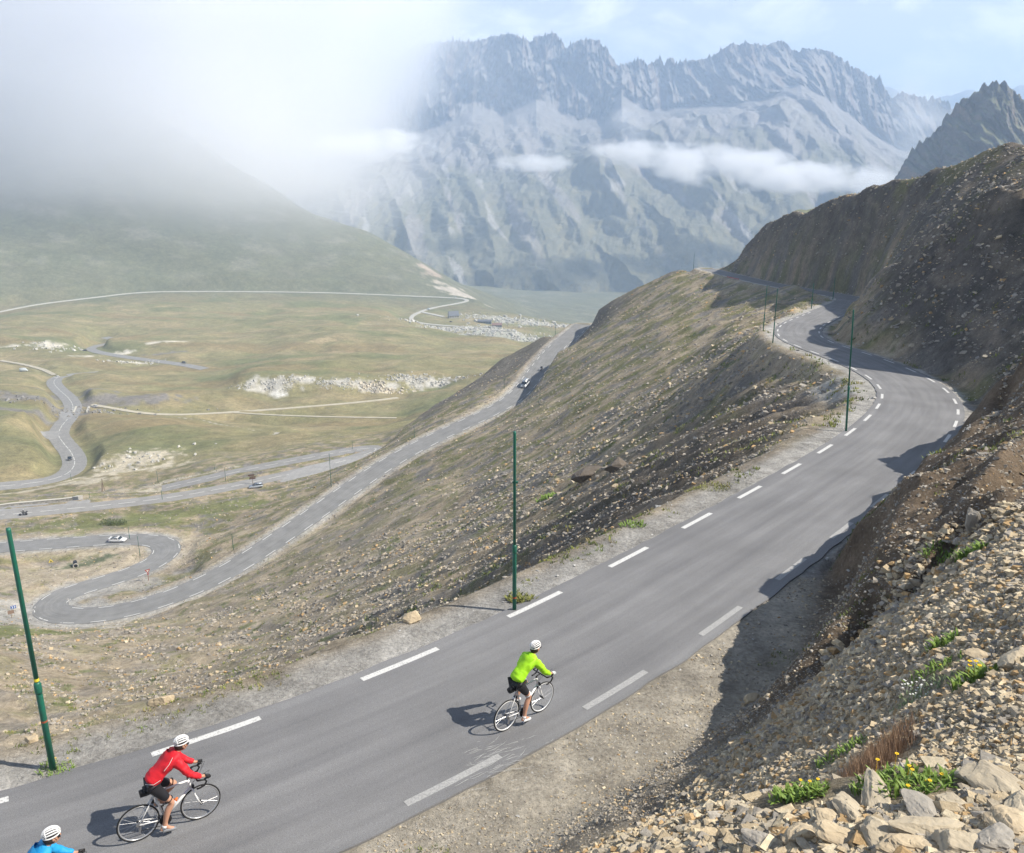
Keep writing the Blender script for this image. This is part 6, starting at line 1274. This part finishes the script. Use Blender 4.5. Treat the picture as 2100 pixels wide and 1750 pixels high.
# ------------------------------------------------------------------ plants
m_leaf = C_('fresh leaves', (.13, .22, .035), .6, noise=(30, .6, (.20, .27, .05))); m_yel = C_('yellow petals', (.85, .55, .02), .6); m_wfl = C_('white petals', (.80, .80, .76), .6); m_dry = C_('dry grass', (.30, .20, .13), .9)
def plant(u, v, D, wr, h, label, flowers=0, fc=None, seed=0, leaf=m_leaf, n=130, name='flowering_plant'):
    h = h * (.62 if D < 7.5 else 1.3 if D < 17 else 1); n = int(n * (2.2 if D < 7.5 else 1)); wr = wr * (.8 if D < 7.5 else 1)
    r_ = np.random.default_rng(seed); p = PH(u, v, D) if D < 100 else PD(u, v, D); t = empty(name, (p[0], p[1], float(zat(p[0:1], p[1:2])[0]))); V_ = []; F_ = []
    for k in range(n):
        a = r_.uniform(0, 6.28); rr_ = wr * math.sqrt(r_.random()); bx, by = rr_ * math.cos(a), rr_ * math.sin(a) * .7; bz = float(zat(np.array([p[0] + bx]), np.array([p[1] + by]))[0]) - t.location.z
        g = r_.uniform(0, 6.28); l_ = h * r_.uniform(.5, 1.1) * (.45 if n > 800 else 1); bz += r_.random() * h * .7 * (n > 800); le = r_.uniform(.4, 1.2); w2 = l_ * .095; ex, ey = math.cos(g), math.sin(g); b0 = len(V_)
        for s_, wd, zz in ((0, .3, 0), (.5, 1, .62), (1, 0.05, .85)):
            x = bx + ex * l_ * s_ * math.sin(le); y = by + ey * l_ * s_ * math.sin(le); z = bz + l_ * zz * math.cos(le); V_ += [(x - ey * w2 * wd, y + ex * w2 * wd, z), (x + ey * w2 * wd, y - ex * w2 * wd, z + .002)]
        F_ += [(b0, b0 + 1, b0 + 3, b0 + 2), (b0 + 2, b0 + 3, b0 + 5, b0 + 4)]
    meshobj('leaves', V_, F_, leaf, t)
    for k in range(flowers):
        a = r_.uniform(0, 6.28); rr_ = wr * .8 * math.sqrt(r_.random()); bx, by = rr_ * math.cos(a), rr_ * math.sin(a) * .7; z = h * r_.uniform(.8, 1.25); fl = MB(); s_ = h * .09 if fc is m_wfl else h * .085
        for q in range(6): g = q * 1.047; fl.ball((bx + math.cos(g) * s_, by + math.sin(g) * s_, z), (s_ * .7, s_ * .7, s_ * .25), 6, 3)
        fl.tube([(bx, by, 0), (bx, by, z)], h * .012, 4); fl.build('flower', fc, t)
    return tag(t, label, 'plant')
plant(1997, 1398, 8.9, .22, .15, 'leafy plant with yellow flowers in front of the little cairn', 5, m_yel, 1); plant(1912, 1375, 9.3, .34, .10, 'low green leaf patch left of the cairn with one yellow flower', 1, m_yel, 2)
plant(1640, 1632, 6.9, .20, .13, 'round leafy plant with a few yellow flowers left of the dry grass', 3, m_yel, 3); plant(1475, 1695, 6.9, .28, .15, 'bright green plant with yellow flowers at the bottom left of the stony field', 5, m_yel, 4, n=170)
plant(1850, 1612, 6.5, .32, .14, 'wide leafy clump with seed heads and yellow flowers behind the ledge', 8, m_yel, 5, n=180); plant(1722, 1548, 8.0, .30, .09, 'low green plant without flowers above the dry grass', 0, None, 6); plant(1932, 1322, 10.6, .20, .12, 'small round green plant between the cairn and the rim', 0, None, 7)
plant(1930, 1146, 15.8, .40, .14, 'green tuft left of the tuft below the standing stone', 0, None, 8); plant(1988, 1142, 15.7, .30, .20, 'taller green tuft just below the standing stone', 0, None, 9); plant(1892, 1424, 8.5, .36, .07, 'cushion of small white flowers among the stones', 46, m_wfl, 10, leaf=C_('grey green leaves', (.22, .28, .14), .8), n=200)
plant(1124, 930, 60, 1.4, .8, 'round green bush on the slope between the roads', 0, None, 11, n=160, name='bush'); plant(234, 1078, 258, 3.6, 1.7, 'dark green bush on the bank behind the white sports car', 0, None, 12, n=900, name='bush', leaf=C_('dark leaves', (.10, .125, .045), .8)); plant(1066, 1232, 23.6, .45, .24, 'clump of yellowish grass at the foot of the middle pole', 0, None, 13, n=200, name='grass_clump', leaf=C_('yellow green leaves', (.20, .21, .06), .8))
plant(118, 1582, 18.0, .42, .14, 'grass clump round the foot of the nearest pole', 3, m_yel, 14, n=140, name='grass_clump'); plant(1452, 1000, 37, 1.0, .20, 'long patch of yellow green grass on the road verge', 0, None, 15, n=260, name='grass_clump', leaf=M_['yellow green leaves']); plant(1297, 1080, 30, .5, .25, 'small grass clump on the verge between two poles', 0, None, 16, n=110, name='grass_clump')
# dry reddish grass, countless blades: stuff
r_ = np.random.default_rng(77); V_ = []; F_ = []
for k in range(4200):
    gx_ = r_.normal(0, .30); p = PH(1790, 1572, 7.55); p = p + np.array([gx_, gx_ * 1.1 + r_.normal(0, .16), 0]); z = float(zat(p[0:1], p[1:2])[0]); g = r_.uniform(0, 6.28); l_ = r_.uniform(.10, .26); le = r_.uniform(.05, .5); b0 = len(V_)
    V_ += [(p[0] - .0035 * math.sin(g), p[1] + .0035 * math.cos(g), z), (p[0] + .0035 * math.sin(g), p[1] - .0035 * math.cos(g), z), (p[0] + l_ * math.sin(le) * math.cos(g), p[1] + l_ * math.sin(le) * math.sin(g), z + l_ * math.cos(le))]; F_.append((b0, b0 + 1, b0 + 2))
dg_ = meshobj('dry_grass', V_, F_, m_dry); tagk(dg_, 'stuff')
